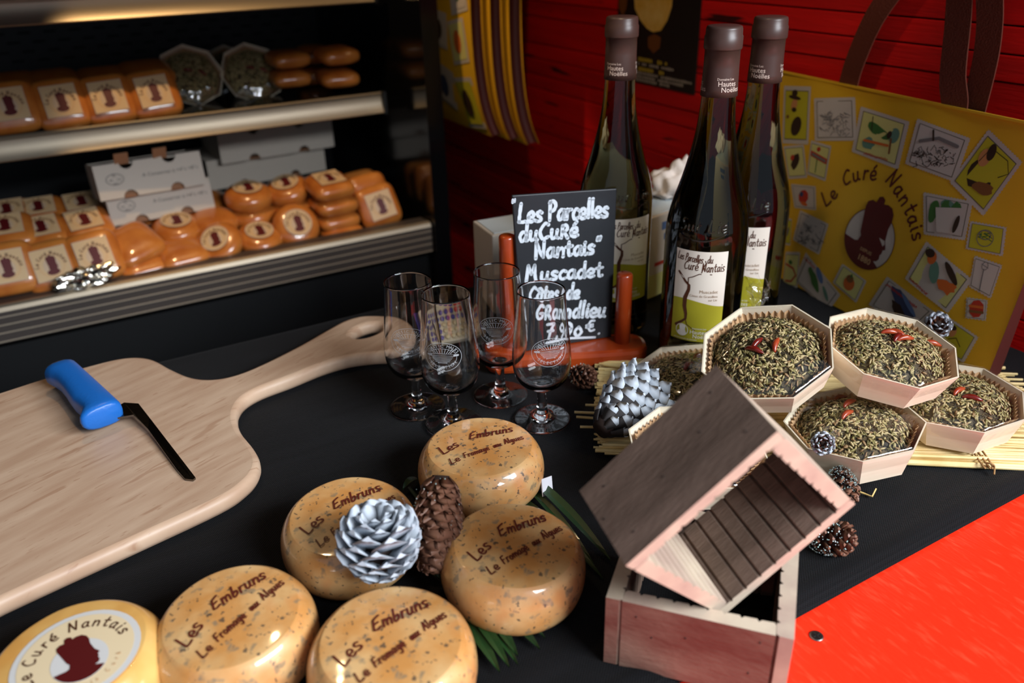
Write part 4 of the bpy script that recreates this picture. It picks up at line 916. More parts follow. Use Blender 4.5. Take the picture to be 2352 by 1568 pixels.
# ================================================================== straw mat
rnd = random.Random(21)
mA = at(1372, 1045); mR = at(2352, 1082)
sd_ = (mR - mA); sd_.z = 0; sLen = sd_.length; sd_.normalize(); sp = Vector((-sd_.y, sd_.x, 0))
mat_t = thing('straw_mat', 'mat of loose pale straw tied with twine under the wooden boxes', 'mat', (*mA.xy, .001), (0, 0, math.atan2(sd_.y, sd_.x)))
m = MB(); W_ = .165
for k in range(330):
    y = W_*(rnd.random()); lay = rnd.random(); z_ = .0018 + lay*.0072*(1 - .35*abs(y/W_ - .5)); x0 = rnd.uniform(-.004, .008) + (0 if rnd.random() < .75 else rnd.uniform(0, .2)); x1 = sLen + rnd.uniform(.0, .06) - (0 if rnd.random() < .75 else rnd.uniform(0, .2))
    a = rnd.gauss(0, .018); r = rnd.uniform(.0009, .0019); mid = (x0+x1)/2
    m.tube([(x0, y + a*(x0-mid), z_), (mid, y + rnd.gauss(0, .0015), z_ + rnd.uniform(-.001, .001)), (x1, y + a*(x1-mid), z_)], r, 6, 0, False)
for x0, y, z_, x1, y1, z1 in [(-.022, .05, .012, .05, .052, .010), (-.02, .045, .010, .05, .043, .008), (-.012, .062, .013, .06, .066, .01), (-.016, .025, .012, .05, .03, .01)]: m.tube([(x0, y, z_), (x1, y1, z1)], .0012, 6, 0, False)
o = m.build('straws', straw_m, mat_t); o['kind'] = 'stuff'
def mloc(px, py, z_=0): p = at(px, py, z_) - mA; return (p.dot(sd_), p.dot(sp))
for tx, nm in ((mloc(2248, 1075)[0], 'twine'), (.06, 'twine')):
    m = MB()
    for k in range(3): m.tube([(tx + .0016*k + .003*math.sin(a*2 + k), W_/2 - .003 + (W_/2 + .004)*math.cos(a), .0055 + .0062*math.sin(a)*(1 if math.sin(a) > 0 else .7)) for a in [2*PI*i/40 for i in range(41)]], .0009, 5)
    m.tube(spline([(tx, -.004, .009), (tx + .004, -.009, .011), (tx + .008, -.006, .006), (tx + .006, -.012, .003)], 5), .0008, 5); m.build('twine', twine_m, mat_t)
st_ = MB(); pa = at(1387, 836, .012); pb = at(1470, 848, .012); c_ = (pa + pb)/2
st_.tube([pa - c_, pb - c_], .0022, 8, 0, False); q = st_.build('straw', straw_m); q.location = c_; tag(q, 'single thick straw sticking out by the chalkboard stand', 'straw')
bl = MB(); P = [at(1955, 1122, .004), at(1985, 1133, .003), at(2003, 1140, .003), at(2012, 1122, .006)]; bl.tube([p - P[0] for p in P], .0008, 5, 0, False); q = bl.build('bent_straw', straw_m); q.location = P[0]; tag(q, 'bent straw at the front edge of the mat', 'straw')

# ================================================================== boxed herb cheeses
RB, HB = .056, .0285
def oct_(r, z, i): a = PI/4*i; return Vector((r*math.cos(a), r*math.sin(a), z))
panel_m = MB()
P0, P1, Q0, Q1 = oct_(RB, 0, 0), oct_(RB, 0, 1), oct_(RB*.84, -HB, 0), oct_(RB*.84, -HB, 1); k_ = 1 - .0013/RB
panel_m.add([P0, P1, Q1, Q0, P0*k_ + Vector((0,0,0)), P1*k_, Vector((Q1.x*k_, Q1.y*k_, Q1.z)), Vector((Q0.x*k_, Q0.y*k_, Q0.z))], [(0,3,2,1), (4,5,6,7), (0,1,5,4), (3,7,6,2), (0,4,7,3), (1,2,6,5)])
panel_me = panel_m.mesh('side_panel', [box_wood_m])
bot8_me = MB().prism([(oct_(RB*.835, 0, i).x, oct_(RB*.835, 0, i).y) for i in range(8)], -HB, -HB + .0012).mesh('box_bottom', [box_wood_m])
# fluted paper liner
m = MB(); n = 240; V = []
for j, (z0, r0) in enumerate([(-.026, .0415), (-.012, .0465), (-.0015, .0495)]):
    for i in range(n):
        a = 2*PI*i/n; fl = .0009*math.sin(a*56)*(j*.5 + .3); oc = math.cos(PI/8)/math.cos(((a + 0) % (PI/4)) - PI/8); r = r0*oc*1.02*(.985 if j == 2 else 1) + fl
        zz = z0 + (0 if j < 2 else .0016*noise.noise(Vector((math.cos(a)*3, math.sin(a)*3, 4))) - .001 + .0008*math.sin(a*56)); V.append((min(r, (RB + z0*.31)*.955*oc*.985)*math.cos(a), min(r, (RB + z0*.31)*.955*oc*.985)*math.sin(a), zz))
m.add(V, [(j*n+i, j*n+(i+1) % n, (j+1)*n+(i+1) % n, (j+1)*n+i) for j in range(2) for i in range(n)], 0, False); liner_me = m.mesh('paper_liner', [liner_m])
RC = .0438
def domez(r): q = min(1, r/RC); return .0075 - .0135*q**4 - .004*q*q
prof = [(.038, -.0265)] + [(RC*.96, -.018), (RC, -.011)] + [(RC*q, domez(RC*q)) for q in (.99, .96, .9, .8, .65, .5, .3, .1)] + [(.0001, domez(0))]
herb_me = MB().lathe(prof, 40, cap1=False).mesh('cheese', [herb_base_m])
def seeds(seed):
    rnd = random.Random(seed); m = MB()
    def place(kind):
        side = rnd.random() < .26
        if side: a = rnd.uniform(0, 2*PI); z_ = rnd.uniform(-.016, -.006); r = RC*1.0; pos = Vector((r*math.cos(a), r*math.sin(a), z_)); nrm = Vector((math.cos(a), math.sin(a), .15)).normalized()
        else:
            r = RC*rnd.random()**.42; a = rnd.uniform(0, 2*PI); h = .0005; sl_ = (domez(min(RC, r+h)) - domez(max(0, r-h)))/(2*h); pos = Vector((r*math.cos(a), r*math.sin(a), domez(r))); nrm = Vector((-sl_*math.cos(a), -sl_*math.sin(a), 1)).normalized()
        t = nrm.orthogonal().normalized(); b = nrm.cross(t); y = rnd.uniform(0, 2*PI); d = t*math.cos(y) + b*math.sin(y); d = (d + nrm*rnd.gauss(0, .22)).normalized(); e = nrm.cross(d).normalized(); nn = d.cross(e)
        if kind == 0: L_, w_, hh, mi = rnd.uniform(.0046, .0074), rnd.uniform(.0015, .0023), .0011, rnd.choice([0, 0, 1, 2, 2, 6, 3])
        elif kind == 1: L_, w_, hh, mi = rnd.uniform(.002, .0048), rnd.uniform(.0003, .0006), .0004, rnd.choice([3, 4, 5, 4, 1])
        else: L_, w_, hh, mi = rnd.uniform(.0012, .0024), rnd.uniform(.0005, .0009), .0004, rnd.choice([3, 4, 5, 5])
        pos = pos + nrm*rnd.uniform(.0001, .0011); bend = nn*rnd.uniform(-.0003, .0002)
        V = [pos - d*L_/2 + bend] ; F_ = []
        for s_ in (-.22, .22):
            c = pos + d*L_*s_; V += [c + e*w_/2, c + nn*hh*.7, c - e*w_/2, c - nn*hh*.4]
        V.append(pos + d*L_/2 + bend)
        for k in range(4): q = (k+1) % 4; F_ += [(0, 1+q, 1+k), (1+k, 1+q, 5+q, 5+k), (9, 5+k, 5+q)]
        m.add(V, F_, mi, kind == 0)
    for _ in range(1350): place(0)
    for _ in range(1500): place(1)
    for _ in range(900): place(2)
    return m.mesh('herb_crust', seed_ms)
seed_mes = [seeds(1), seeds(2)]
chm = MB()
chm.tube(spline([(-.0075, 0, .0), (-.004, .0008, .0012), (.001, .0004, .0016), (.005, -.0008, .0008), (.0085, -.0014, 0)], 3), [.0004 + .0021*math.sin(PI*min(1, (k+.6)/13)) for k in range(13)], 8)
chili_me = chm.mesh('chili', [chili_m]); chili2_me = chm.mesh('chili', [chili_dark_m])
def film(seed):
    m = MB(); nr, na = 22, 72; V = []
    for j in range(nr+1):
        t = j/nr
        for i in range(na):
            a = 2*PI*i/na; oc = math.cos(PI/8)/math.cos((a % (PI/4)) - PI/8); r = t*RB*oc*1.004
            z_ = max(domez(min(RC, r)) + .0022 if r < RC*.96 else -9, .0012 + .0125*(1 - t**3.0))
            p = Vector((math.cos(a)*t*3, math.sin(a)*t*3, seed)); z_ += (.0011*noise.noise(p*1.6) + .0006*noise.noise(p*4) + .0007*math.sin(a*17 + 3*math.sin(a*3 + seed))*t**3)*min(1, (1-t)*5)
            if j == nr: z_ = .0005
            V.append((r*math.cos(a), r*math.sin(a), z_))
    for j, (dz, sc_) in enumerate([(-.006, .99), (-.014, .945)]):
        for i in range(na):
            a = 2*PI*i/na; oc = math.cos(PI/8)/math.cos((a % (PI/4)) - PI/8); r = (RB + dz*.31)*oc*1.012; V.append((r*math.cos(a), r*math.sin(a), dz))
    m.add(V, [(j*na+i, j*na+(i+1) % na, (j+1)*na+(i+1) % na, (j+1)*na+i)[::-1] for j in range(nr+2) for i in range(na)], 0, True); return m.mesh('plastic_film', [film_m])
film_mes = [film(1.3), film(7.7)]
def boxed(label, c, tilt, rot, chilis, v=0, group='boxed herb cheeses on the mat'):
    """c = rim centre; tilt = (x, y) rotation vector in degrees"""
    w_ = Vector((math.radians(tilt[0]), math.radians(tilt[1]), 0)); M_ = Matrix.Rotation(w_.length, 3, w_.normalized()) @ Matrix.Rotation(math.radians(rot), 3, 'Z') if w_.length > 1e-6 else Matrix.Rotation(math.radians(rot), 3, 'Z')
    t = thing('boxed_herb_cheese', label, 'cheese', c, M_.to_euler(), group)
    b = obj('wooden_box', bot8_me, t)
    for i in range(8): p = obj('side_panel', panel_me, b); p.rotation_euler.z = PI/4*i
    obj('paper_liner', liner_me, t); obj('cheese', herb_me, t)
    s_ = obj('herb_crust', seed_mes[v], t); s_['kind'] = 'stuff'
    for i, (px, py, an, dk) in enumerate(chilis):
        n_ = M_ @ Vector((0, 0, 1)); q = M_.transposed() @ (at_plane(px, py, Vector(c) + n_*.009, n_) - Vector(c)); rr_ = math.hypot(q.x, q.y)
        ch = obj('chili', chili2_me if dk else chili_me, t); ch.location = (q.x, q.y, domez(rr_) + .0012); ch.rotation_euler = (0, 0, math.radians(an) - math.radians(rot)); 
    obj('plastic_film', film_mes[v], t); return t
bA = boxed('octagonal boxed herb cheese tilted on top of the pile, beside the bottles', (.4826, .4268, .1000), (8, -22.5), 22.2, [(1737,790,20,1),(1731,803,-60,1),(1782,792,40,0)], 0)
bB = boxed('octagonal boxed herb cheese on top of the pile in front of the tote bag', (.5786, .3789, .0985), (11.3, -.6), 17.1, [(2043,764,-25,0),(2060,765,-60,0),(2078,778,-10,0),(2062,775,20,1),(2148,768,-30,0)], 1)
bC = boxed('octagonal boxed herb cheese at the back by the chalkboard stand', (.4777, .5043, .0440), (.3, -3.7), 38.8, [(1580,840,30,1),(1605,815,10,1)], 1)
bD = boxed('octagonal boxed herb cheese at the bottom of the pile, before the straw twine', (.5330, .3690, .0440), (-3, -6), 1.9, [(1928,898,0,1),(1950,925,10,0),(1945,952,15,0)], 0)
bE = boxed('octagonal boxed herb cheese at the right picture edge', (.6427, .3510, .0450), (1.4, -4.7), 11.7, [(2202,898,10,0),(2232,912,-50,1)], 1)
bF = boxed('octagonal boxed herb cheese mostly hidden behind the tilted wooden frame', (.3958, .4072, .0480), (4.8, -2.1), 38.3, [(1560,1010,0,0)], 0)
for c, tl, rt, lab in [(at_y(438, 172, 1.55), 58, 10, 'dark wrapped octagonal tray on the middle shelf beside the stickered cheeses'), (at_y(530, 168, 1.64), 58, 30, 'dark wrapped octagonal tray tucked behind its neighbour on the middle shelf'), (at_y(580, 166, 1.55), 58, 24, 'dark wrapped octagonal tray, rightmost on the middle shelf')]:
    w_ = dup(bC, lab, c, Euler((math.radians(tl), 0, math.radians(0)), 'XYZ'), 'trays on the middle shelf')
# twisted film tuft behind the top box
rnd = random.Random(4); m = MB()
for k in range(7):
    a = 2*PI*k/7 + rnd.uniform(-.3, .3); P = []; 
    for j in range(7):
        t = j/6; rr_ = .002 + .010*t*(.6 + rnd.random()*.6); P.append((Vector((rr_*math.cos(a + rnd.uniform(-.4, .4)), rr_*math.sin(a + rnd.uniform(-.4, .4)), .026*t + rnd.uniform(-.002, .002))), .002 + .006*math.sin(PI*min(t + .15, 1))))
    V = []
    for p, hw in P: tn = Vector((-math.sin(a), math.cos(a), 0)); V += [p - tn*hw + Vector((rnd.uniform(-.002, .002),)*3), p + Vector((rnd.uniform(-.003, .003), rnd.uniform(-.003, .003), 0)), p + tn*hw]
    m.add(V, [(j*3+i, j*3+i+1, j*3+i+4, j*3+i+3) for j in range(6) for i in range(2)], 0, False)
tw = m.build('film_twist', twist_m, bA); q = at(1748, 705, .1115) ; tw.location = bA.matrix_basis.inverted() @ (q + Vector((.006, .010, -.004)))
tw.rotation_euler = (bA.matrix_basis.to_3x3().inverted()).to_euler()

# ================================================================== wooden moulds (open square frames with stepped insides)
def frame_board(L_, t_, D_, nteeth, step, mats_i):
    """board along +y, outer face x=0, inner face near x=t_, extruded 0..D_ along z; mats: 0 outer 1 rim 2 inner"""
    prof = []; m = MB()
    inner = []
    for i in range(nteeth):
        y0 = L_*i/nteeth; y1 = L_*(i+1)/nteeth; inner += [(t_ - step, y0 + .0001), (t_, y0 + .0012), (t_ - step*.15, y1 - .0016), (t_ - step, y1 - .0001)]
    n = len(inner); P = [(0, 0)] + inner + [(0, L_)]; n = len(P)
    m.add([(x, y, 0) for x, y in P] + [(x, y, D_) for x, y in P], [tuple(range(n-1, -1, -1)), tuple(range(n, 2*n))], 1)
    for i in range(n):
        j = (i+1) % n; mi = 2
        if i == n-1: mi = 0
        elif i in (0, n-2): mi = 0
        m.add([(P[i][0], P[i][1], 0), (P[j][0], P[j][1], 0), (P[j][0], P[j][1], D_), (P[i][0], P[i][1], D_)], [(0, 1, 2, 3)], mi)
    return m
def mould(label, name, M_, o, A_, B_, D_, t_, mats4, holes):
    """outer rectangle A_ (local x) by B_ (local y), tube axis local z"""
    t = bpy.data.objects.new(name, None); COL.objects.link(t); t.matrix_world = Matrix.Translation(o) @ M_.to_4x4(); tag(t, label, 'wooden frame', 'worn wooden moulds')
    b1 = frame_board(B_, t_, D_, 9, .0020, None).build('board', mats4[0], t, bevel=.0009)                         # x = 0 side
    b2 = frame_board(B_, t_, D_, 9, .0020, None).build('board', mats4[1], t, bevel=.0009); b2.rotation_euler.z = PI; b2.location = (A_, B_, 0)
    b3 = frame_board(A_ - 2*t_, t_, D_, 9, .0020, None).build('board', mats4[2], t, bevel=.0009); b3.rotation_euler.z = PI/2; b3.location = (A_ - t_, 0, 0)
    b4 = frame_board(A_ - 2*t_, t_, D_, 9, .0020, None).build('board', mats4[3], t, bevel=.0009); b4.rotation_euler.z = -PI/2; b4.location = (t_, B_, 0)
    hm = MB().lathe([(.0001, 0), (.0006, 0), (.0006, .0002), (.0001, .0002)], 10, cap0=False, cap1=False).mesh('nail_hole', [hole_m])
    for (b, y, z_) in holes:
        h = obj('nail_hole', hm, b); h.location = (-.0001, y, z_); h.rotation_euler = (0, -PI/2, 0)
    return t, (b1, b2, b3, b4)
# lower frame, lying on the cloth; local x along the front edge
fB0 = Vector((.2317, .3030, .001)); fx = Vector((.0715, -.0825, 0)).normalized(); fy = Vector((-fx.y, fx.x, 0)); M_ = Matrix(((fx.x, fy.x, 0), (fx.y, fy.y, 0), (0, 0, 1)))
red_set = [worn_red_m, pale_m, worn_m]; brown_set = [worn_m, pale_m, worn_m]; lit_outer_set = [pale_m, pale_m, worn_m]; lit_inner_set = [worn_m, pale_m, pale_m]  # paler outer and inner faces carry the lit look in their colour
fl, bs = mould('square wooden frame lying flat at the cloth edge, reddish front board', 'wooden_mould', M_, fB0, .109, .100, .054, .0100, [red_set, lit_outer_set, red_set, brown_set], [])
for y, z_ in ((.008, .046), (.102-.0125, .044), (.012, .02), (.05, .036), (.07, .03)):
    h = obj('nail_hole', bpy.data.meshes['nail_hole'], bs[2]); h.location = (-.0001, min(y, .08), z_); h.rotation_euler = (0, -PI/2, 0)
# upper frame, tipped on its corner inside the lower one. K1 = upper corner of the near rim; x to the right corner, y to the left corner, z away
K1 = Vector((.2818, .2353, .1942)); ex = Vector((.7079, .0416, -.7051)); ey = Vector((-.6936, .2293, -.6829)); ez = Vector((.1333, .9725, .1911))
ex.normalize(); ey = (ey - ex*ey.dot(ex)).normalized(); ez = ex.cross(ey)
M_ = Matrix(((ex.x, ey.x, ez.x), (ex.y, ey.y, ez.y), (ex.z, ey.z, ez.z)))
tilted, tb_ = mould('square wooden frame tipped on its corner on top of the lying one', 'wooden_mould', M_, K1, .1149, .1035, .0551, .0090, [brown_set, brown_set, lit_outer_set, lit_inner_set], [])
for y, z_ in ((.012, .044), (.012, .012), (.03, .03), (.09, .012), (.09, .046), (.06, .025), (.10, .03)):
    h = obj('nail_hole', bpy.data.meshes['nail_hole'], tb_[0]); h.location = (-.0001, y, z_); h.rotation_euler = (0, -PI/2, 0)

# ================================================================== large wrapped cheeses in front
RR = .0500
def wheel_prof(h, R_): return [(.62*R_, .0005), (.82*R_, .0025), (.95*R_, .0085), (1.0*R_, .018), (.995*R_, .028), (.955*R_, h-.0095), (.885*R_, h-.0038), (.83*R_, h-.0012), (.78*R_, h-.0006), (.5*R_, h+.0002), (.2*R_, h+.0004), (.0001, h+.0004)]
def wheel(name, label, px, py, R_, h, rzdeg, rind, tilt=(0, 0), seed=0, zc=.024, lift=0):
    c = at(px, py, zc); t = thing(name, label, 'cheese', (c.x, c.y, .0012 + lift), (math.radians(tilt[0]), math.radians(tilt[1]), 0), 'large cheeses in front')
    P = spline(wheel_prof(h, R_), 4); m = MB(); n = 72; V = []
    for r, z_ in P:
        for i in range(n):
            a = 2*PI*i/n; k = 1 + .012*noise.noise(Vector((math.cos(a)*1.6, math.sin(a)*1.6, z_*30 + seed*9))) + .006*math.sin(a*2 + seed); zz = z_ + .0003*noise.noise(Vector((math.cos(a)*r*60, math.sin(a)*r*60, seed*5)))*(1 if z_ > .01 else 0); V.append((r*k*math.cos(a), r*k*math.sin(a), zz))
    m.add(V, [(j*n+i, j*n+(i+1) % n, (j+1)*n+(i+1) % n, (j+1)*n+i) for j in range(len(P)-1) for i in range(n)] + [tuple(range(n-1, -1, -1))], 0, True)
    m.build('rind', rind, t); return t, math.radians(rzdeg)
TOPH = .0445
def topf(h, d): return lambda x, y: (x, y, h + d + .0004 - .0008*(math.hypot(x, y)/.04)**2 + .0002)
wl = [('algae cheese with red script, behind the cones and next to the glasses', 1105, 1072, .0515, -1, (0,0), 1),
      ('algae cheese with red script, left of the frosted cone', 806, 1226, .0495, 14, (5,-2), 2),
      ('algae cheese with red script, right of the brown cone', 1174, 1298, .0500, 11, (4,2), 3),
      ('algae cheese with red script, beside the round stickered wheel', 551, 1460, .0500, 27, (2,-3), 4),
      ('algae cheese with red script, cut by the bottom picture edge in the middle', 902, 1522, .0510, 15, (2,0), 5)]
for lab, px, py, R_, rz, tl, sd in wl:
    t, a = wheel('algae_cheese', lab, px, py, R_, TOPH, rz, rind_m, tl, sd)
    m = MB(); f = topf(TOPH, .0006); ca, sa = math.cos(a), math.sin(a); fr_ = lambda x, y: f(x*ca - y*sa, x*sa + y*ca)
    hand_fit(m, 'Les', -.0310, -.0135, .0015, .0105, fr_, .00062, .28, 0, sd, .05, .15); hand_fit(m, 'Embruns', -.0045, .0335, .0100, .0105, fr_, .00062, -.20, 0, sd+20, .05, .25)
    hand_fit(m, 'Le', -.0315, -.0225, -.0135, .0075, fr_, .00046, .12, 0, sd+40, .05, .2); hand_fit(m, 'Fromage', -.0190, .0035, -.0115, .0068, fr_, .00046, .0, 0, sd+60, .05, .15)
    hand_fit(m, 'aux', .0075, .0145, -.0112, .0060, fr_, .00046, .0, 0, sd+70, .05, .15); hand_fit(m, 'Algues', .0175, .0350, -.0108, .0070, fr_, .00046, -.04, 0, sd+80, .05, .15)
    m.build('handwriting', ink_m, t)
t, a = wheel('round_wheel_cheese', 'yellow cheese wheel with large round priest sticker in the bottom left', 188, 1552, .0515, .043, 0, yellow_rind_m, (0, -2), 6)
m = MB(); ca, sa = math.cos(.25), math.sin(.25)
def wf(d): return lambda x, y: topf(.043, d)(x*ca - y*sa + .003, x*sa + y*ca - .0045)
def disc(m, r, d, mi):
    n = 40; V = [wf(d)(0, 0)]; 
    for j in (.5, 1): V += [wf(d)(r*j*math.cos(2*PI*i/n), r*j*math.sin(2*PI*i/n)) for i in range(n)]
    m.add(V, [(0, 1+i, 1+(i+1) % n) for i in range(n)] + [(1+i, 1+n+i, 1+n+(i+1) % n, 1+(i+1) % n) for i in range(n)], mi, True)
disc(m, .0355, .0002, 0); disc(m, .0318, .0004, 1); poly(m, ell(0, -.006, .0155, .0170, 40), wf(.0006), 0)
poly(m, [(x*.0150, -.006 + y*.0158) for x, y in HEAD][::-1], wf(.0009), 2); poly(m, [(x*.0152, -.006 + y*.0168) for x, y in [(-.985,-.12),(-.55,-.2),(-.4,-.16),(0,-.3),(.34,-.6),(.5,-.7)]+[(math.cos(b_), math.sin(b_)) for b_ in [-.9 - k*.205 for k in range(11)]]], wf(.0009), 2)
hand_path(m, 'Le Curé Nantais', .0085, [(.0245*math.cos(q), -.004 + .0245*math.sin(q)) for q in [PI*1.02 - PI*1.04*k/16 for k in range(17)]], wf(.0008), .0005, 3)
hand_path(m, 'Nantais Curé', .003, [(.0225*math.cos(q), -.006 + .0225*math.sin(q)) for q in [PI*1.15 + PI*.7*k/16 for k in range(17)]], wf(.0008), .0002, 4)
m.build('sticker', [label_rim_m, label_cream_m, maroon_m, brown_ink_m, tan_ring_m], t)
t, a = wheel('round_wheel_cheese', 'out of focus pale yellow cheese in the bottom left corner, overlapping the stickered wheel', -10, 1650, .0500, .042, 0, yellow_rind_m, (0, 0), 8, lift=.0)
t.location = Vector((-.128, .385, .0012))
tg = MB().box(-.009, .009, -.0004, .0004, 0, .014).build('price_tag', paper_bit_m); p = at(1258, 1122, .012); tg.location = (p.x, p.y, .006); tg.rotation_euler = (-.3, .4, .5); tag(tg, 'small white tag tucked behind the rearmost large cheese', 'tag')

# ================================================================== pine cones
def scale_me(name, L_, w_, th_, curl, mats, tipm=1, pointed=.0, tipn=2):
    m = MB(); n = 6; rows = []
    for j in range(n+1):
        t = j/n; hw = w_/2*(.35 + .65*math.sin(min(1, t*1.15)*PI*.62))*(1 if t < .85 else math.sqrt(max(0, 1 - ((t-.85)/.16)**2))*(1-pointed*.6) + .02)
        x = L_*t; z_ = curl*L_*t*t; rows.append([(x, -hw, z_ - .15*hw), (x, 0, z_ + th_*(.5 + t)), (x, hw, z_ - .15*hw), (x, 0, z_ - th_*(.3 + t*.5))])
    V = [p for r in rows for p in r]; 
    for j in range(n): m.add([], [], 0)
    b = len(m.v); m.v += V
    for j in range(n):
        for k in range(4): q = (k+1) % 4; m.f.append((b+j*4+k, b+j*4+q, b+(j+1)*4+q, b+(j+1)*4+k)); m.m.append(tipm if j >= n-tipn else 0); m.sm.append(True)
    m.f.append((b, b+1, b+2, b+3)); m.m.append(0); m.sm.append(False); m.f.append((b+n*4+3, b+n*4+2, b+n*4+1, b+n*4)); m.m.append(tipm); m.sm.append(False)
    return m.mesh(name, mats)
def cone(label, c, axis, length, radius, nsc, sme, elev, cat='pine cone', shape=None, glitter=0, corem=None, spread=1.0, name='pine_cone'):
    """scales set on a spiral; axis points from stalk to tip; elev(t) = angle of the scale from the axis normal, up to the tip"""
    M_ = Vector(axis).normalized().to_track_quat('Z', 'Y').to_matrix(); t = bpy.data.objects.new(name, None); COL.objects.link(t); tag(t, label, cat, 'pine cones')
    t.matrix_world = Matrix.Translation(Vector(c) - M_ @ Vector((0, 0, length/2))) @ M_.to_4x4()
    sh = shape or (lambda q: math.sin(PI*(.12 + .80*q))**.8)
    MB().lathe([(.0003, 0)] + [(radius*.5*sh(q), length*q) for q in [k/10 for k in range(11)]] + [(.0003, length)], 16, cap0=False, cap1=False).build('core', corem or cone_core_m, t)
    rnd = random.Random(nsc); gold = PI*(3 - math.sqrt(5))
    for i in range(nsc):
        q = (i + .5)/nsc; a = i*gold; R_ = radius*sh(q); e = elev(q) + rnd.uniform(-.07, .07)
        s = obj('scale', sme, t); base = Vector((math.cos(a)*R_*.42, math.sin(a)*R_*.42, length*q))
        xd = Vector((math.cos(a)*math.cos(e), math.sin(a)*math.cos(e), math.sin(e))); yd = Vector((-math.sin(a), math.cos(a), 0)); zd = xd.cross(yd)
        k = (R_*.66/max(.35, math.cos(e)*.9))/SCL[sme.name]*spread*rnd.uniform(.93, 1.07)
        Ms = Matrix(((xd.x, yd.x, zd.x), (xd.y, yd.y, zd.y), (xd.z, yd.z, zd.z))); s.matrix_basis = Matrix.Translation(base) @ (Ms*k).to_4x4()
    if glitter:
        g = MB()
        for i in range(glitter):
            a = rnd.uniform(0, 2*PI); q = rnd.random(); R_ = radius*sh(q)*rnd.uniform(.98, 1.04); p = Vector((R_*math.cos(a), R_*math.sin(a), length*q)); r = rnd.uniform(.0003, .0008); g.add([p + Vector((r,0,0)), p + Vector((0,r,0)), p + Vector((-r,0,0)), p + Vector((0,-r,0)), p + Vector((0,0,r)), p - Vector((0,0,r))], [(0,1,4),(1,2,4),(2,3,4),(3,0,4),(1,0,5),(2,1,5),(3,2,5),(0,3,5)])
        o = g.build('glitter', glitter_m, t); o['kind'] = 'stuff'
    return t
white_sc = scale_me('white_scale', .016, .0175, .0012, .16, [frost_m, frost_m]); dark_sc = scale_me('dark_white_scale', .016, .0095, .0014, .25, [frost_dark_m, frost_m], pointed=.6, tipn=2)
brown_sc = scale_me('brown_scale', .014, .014, .0010, .10, [cone_brown_m, cone_tip_m]); small_sc = scale_me('small_scale', .010, .008, .0009, .15, [cone_brown_m, cone_tip_m])
frosty_brown = scale_me('snow_tipped_scale', .010, .008, .0009, .15, [cone_brown_m, frost_m])
SCL = {white_sc.name: .016, dark_sc.name: .016, brown_sc.name: .014, small_sc.name: .010, frosty_brown.name: .010}
toc = lambda p: (CAM - p).normalized()
p = at(872, 1262, .056); cone('frosted pale blue-white pine cone resting against the left cheese', p, Vector((.08, .12, .9)), .038, .0255, 78, white_sc, lambda q: .05 + .85*q)
p = at(1006, 1192, .052); cone('long closed brown pine cone standing between three cheeses', p, at(1000, 1282, .030) - at(1012, 1100, .072), .060, .0185, 150, brown_sc, lambda q: .75 + .35*q, glitter=40, shape=lambda q: (math.sin(PI*(.16 + .80*q))**.55)*(1 - .12*q), spread=.85)
p = at(1428, 945, .030); cone('large frosted grey pine cone lying at the left end of the straw mat', p, at(1485, 888, .042) - at(1358, 998, .022), .058, .030, 84, dark_sc, lambda q: .75 - .45*q, shape=lambda q: math.sin(PI*(.16 + .50*q))**.8)
p = at(1333, 862, .012); cone('small brown pine cone with glitter at the foot of the chalkboard stand', p, Vector((.3, -.9, .1)), .021, .0118, 54, small_sc, lambda q: .3 + .7*q, glitter=60)
m = MB(); q = at(1345, 842, .02); m.tube(spline([(0,0,0), (.004,.006,.006), (.008,.004,.010), (.014,.006,.006), (.012,.003,.003)], 5), .0006, 5)
o = m.build('stalk', twine_m, bpy.data.objects['pine_cone.003']); o.location = (0, 0, 0)
p = at(2150, 752, .060); cone('small snow-tipped pine cone peeping out behind the right top box', p, toc(p) + Vector((.3, 0, .6)), .020, .0125, 46, frosty_brown, lambda q: .0 + 1.0*q)
p = at(1903, 1235, .012); cone('glittery brown cone piece lying on the cloth right of the wooden frames', p, Vector((.5, -.7, .25)), .030, .0125, 48, small_sc, lambda q: .3 + .6*q, glitter=420)
p = at(1935, 1108, .020); cone('glitter-covered cone tip at the front corner of the lowest box', p, Vector((-.3, -.8, -.5)), .026, .0105, 40, small_sc, lambda q: .4 + .6*q, glitter=420)
p = at(1890, 1018, .052); cone('glittery cone bud resting on the film of the lowest box', p, toc(p), .016, .0085, 36, frosty_brown, lambda q: .1 + .9*q, glitter=240)

# ================================================================== palm leaves
fr_t = thing('palm_frond', 'dark green palm frond spread under the large cheeses', 'leaves', (*at(1090, 1330).xy, .001)); fl_ = fr_t.location.copy()
def leaflet(a, b, za, zb_, w_, lift=.004):
    A_ = at(*a, za) - fl_; B_ = at(*b, zb_) - fl_; d = B_ - A_; s = Vector((-d.y, d.x, 0)).normalized(); V = []; n = 12
    for i in range(n+1):
        t = i/n; c = A_ + d*t + Vector((0, 0, lift*math.sin(PI*t))); hw = w_/2*max(.02, math.sin(PI*(.18 + .82*t))**.7 if t < .999 else .02); V += [c - s*hw + Vector((0,0,.0012)), c, c + s*hw + Vector((0,0,.0012)), c - Vector((0, 0, .0004))]
    f = [(i*4+k, i*4+(k+1) % 4, (i+1)*4+(k+1) % 4, (i+1)*4+k) for i in range(n) for k in range(4)]
    MB().add(V, f, 0, False).build('leaflet', leaf_m, fr_t)
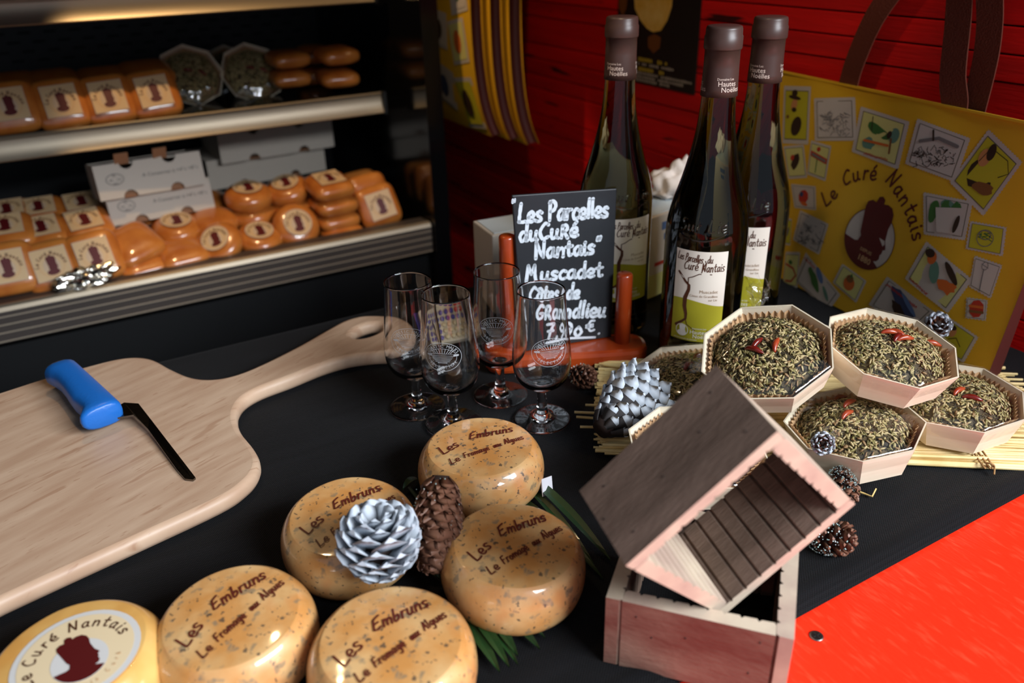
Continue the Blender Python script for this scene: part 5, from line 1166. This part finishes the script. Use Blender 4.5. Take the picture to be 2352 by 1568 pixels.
for a, b, za, zb_, w_ in [((1225,1100),(1402,1288),.010,.004,.010),((1215,1120),(1365,1300),.006,.003,.008),((1205,1150),(1385,1330),.004,.002,.007),((1040,1380),(1148,1545),.004,.003,.010),((1060,1370),(1170,1534),.006,.004,.009),((1075,1370),(1190,1528),.004,.003,.008),((1080,1350),(1190,1508),.008,.004,.010),((1130,1390),(1240,1492),.003,.002,.008),((1160,1400),(1252,1466),.003,.002,.006),((960,1100),(925,1125),.004,.004,.007),((960,1300),(1010,1330),.004,.004,.008),((720,1330),(800,1385),.003,.003,.008)]:
    leaflet(a, b, za, zb_, w_)
m = MB(); m.tube([at(940, 1120, .003) - fl_, at(1050, 1260, .0025) - fl_, at(1090, 1400, .0025) - fl_], [.0016, .002, .001], 6); m.build('stem', leaf_m, fr_t)

# ================================================================== clutter at the back of the counter
ck = thing('calculator', 'beige calculator with blue, cream and red keys seen through the glasses', 'calculator', at(1032, 775, .001)); ck.rotation_euler = (math.radians(28), 0, -.16); ck.scale = (.55, .55, .55)
MB().prism(rrect(-.052, .052, -.045, .045, .008), .004, .016).build('case', calc_m, ck, bevel=.002)
for r in range(5):
    for c_ in range(7):
        k = MB().lathe([(.0055, 0), (.0055, .003), (.0045, .004)], 10).build('key', key_r_m if (r == 4 and c_ >= 5) else key_b_m if (r >= 3 or c_ < 2) else key_c_m, ck); k.location = (-.042 + c_*.014, -.034 + r*.0155, .016)
MB().box(-.06, .06, -.02, .05, 0, .002).build('foot_plate', key_b_m, ck)
ck.location.z = .014
def parcel(name, label, px, py, X, dims, rz, stripes):
    t = thing(name, label, 'box', X, (0, 0, rz)); a, b, h = dims
    MB().box(0, a, 0, b, 0, h).build('carton_body', carton_m, t, bevel=.0015); m = MB()
    for (x0, x1, z0, z1, mi) in stripes: m.add([(x0, -.0004, z0), (x1, -.0004, z0), (x1, -.0004, z1), (x0, -.0004, z1)], [(0,1,2,3)], mi)
    m.build('printing', [pic['blue'], pic['red'], stamp_pale_m], t); MB().box(.004, a-.004, .004, b-.004, h, h + .001).build('lid', mat(name + '_lid', srgb(190,200,205), .5), t); return t
pa = at(1132, 712, .001)
parcel('small_carton', 'cream carton with blue lettering behind the left chalkboard post', 0, 0, (.428, .800, .001), (.09, .06, .100), -.1, [(.012,.02,.05,.085,0),(.024,.03,.05,.085,0)])
parcel('printed_carton', 'white and blue carton between the two front wine bottles', 0, 0, (.600, .735, .001), (.10, .10, .105), .2, [(.03,.06,.085,.095,0),(.035,.055,.072,.08,0),(.0,.1,.0,.03,2),(.02,.08,.04,.045,1)])
bm = bmesh.new(); bmesh.ops.create_icosphere(bm, subdivisions=4, radius=1)
for v in bm.verts:
    n_ = noise.noise(v.co*1.8)*.5 + noise.noise(v.co*4.4)*.2; v.co = Vector((v.co.x*.030, v.co.y*.026, v.co.z*.034 if v.co.z > 0 else v.co.z*.010))*(1 + n_)
me = bpy.data.meshes.new('tissue'); bm.to_mesh(me); bm.free(); me.materials.append(tissue_m)
for p_ in me.polygons: p_.use_smooth = True
ts = obj('crumpled_tissue', me); ts.location = (.690, .790, .117); tag(ts, 'crumpled white tissue on the carton behind the bottles', 'tissue')
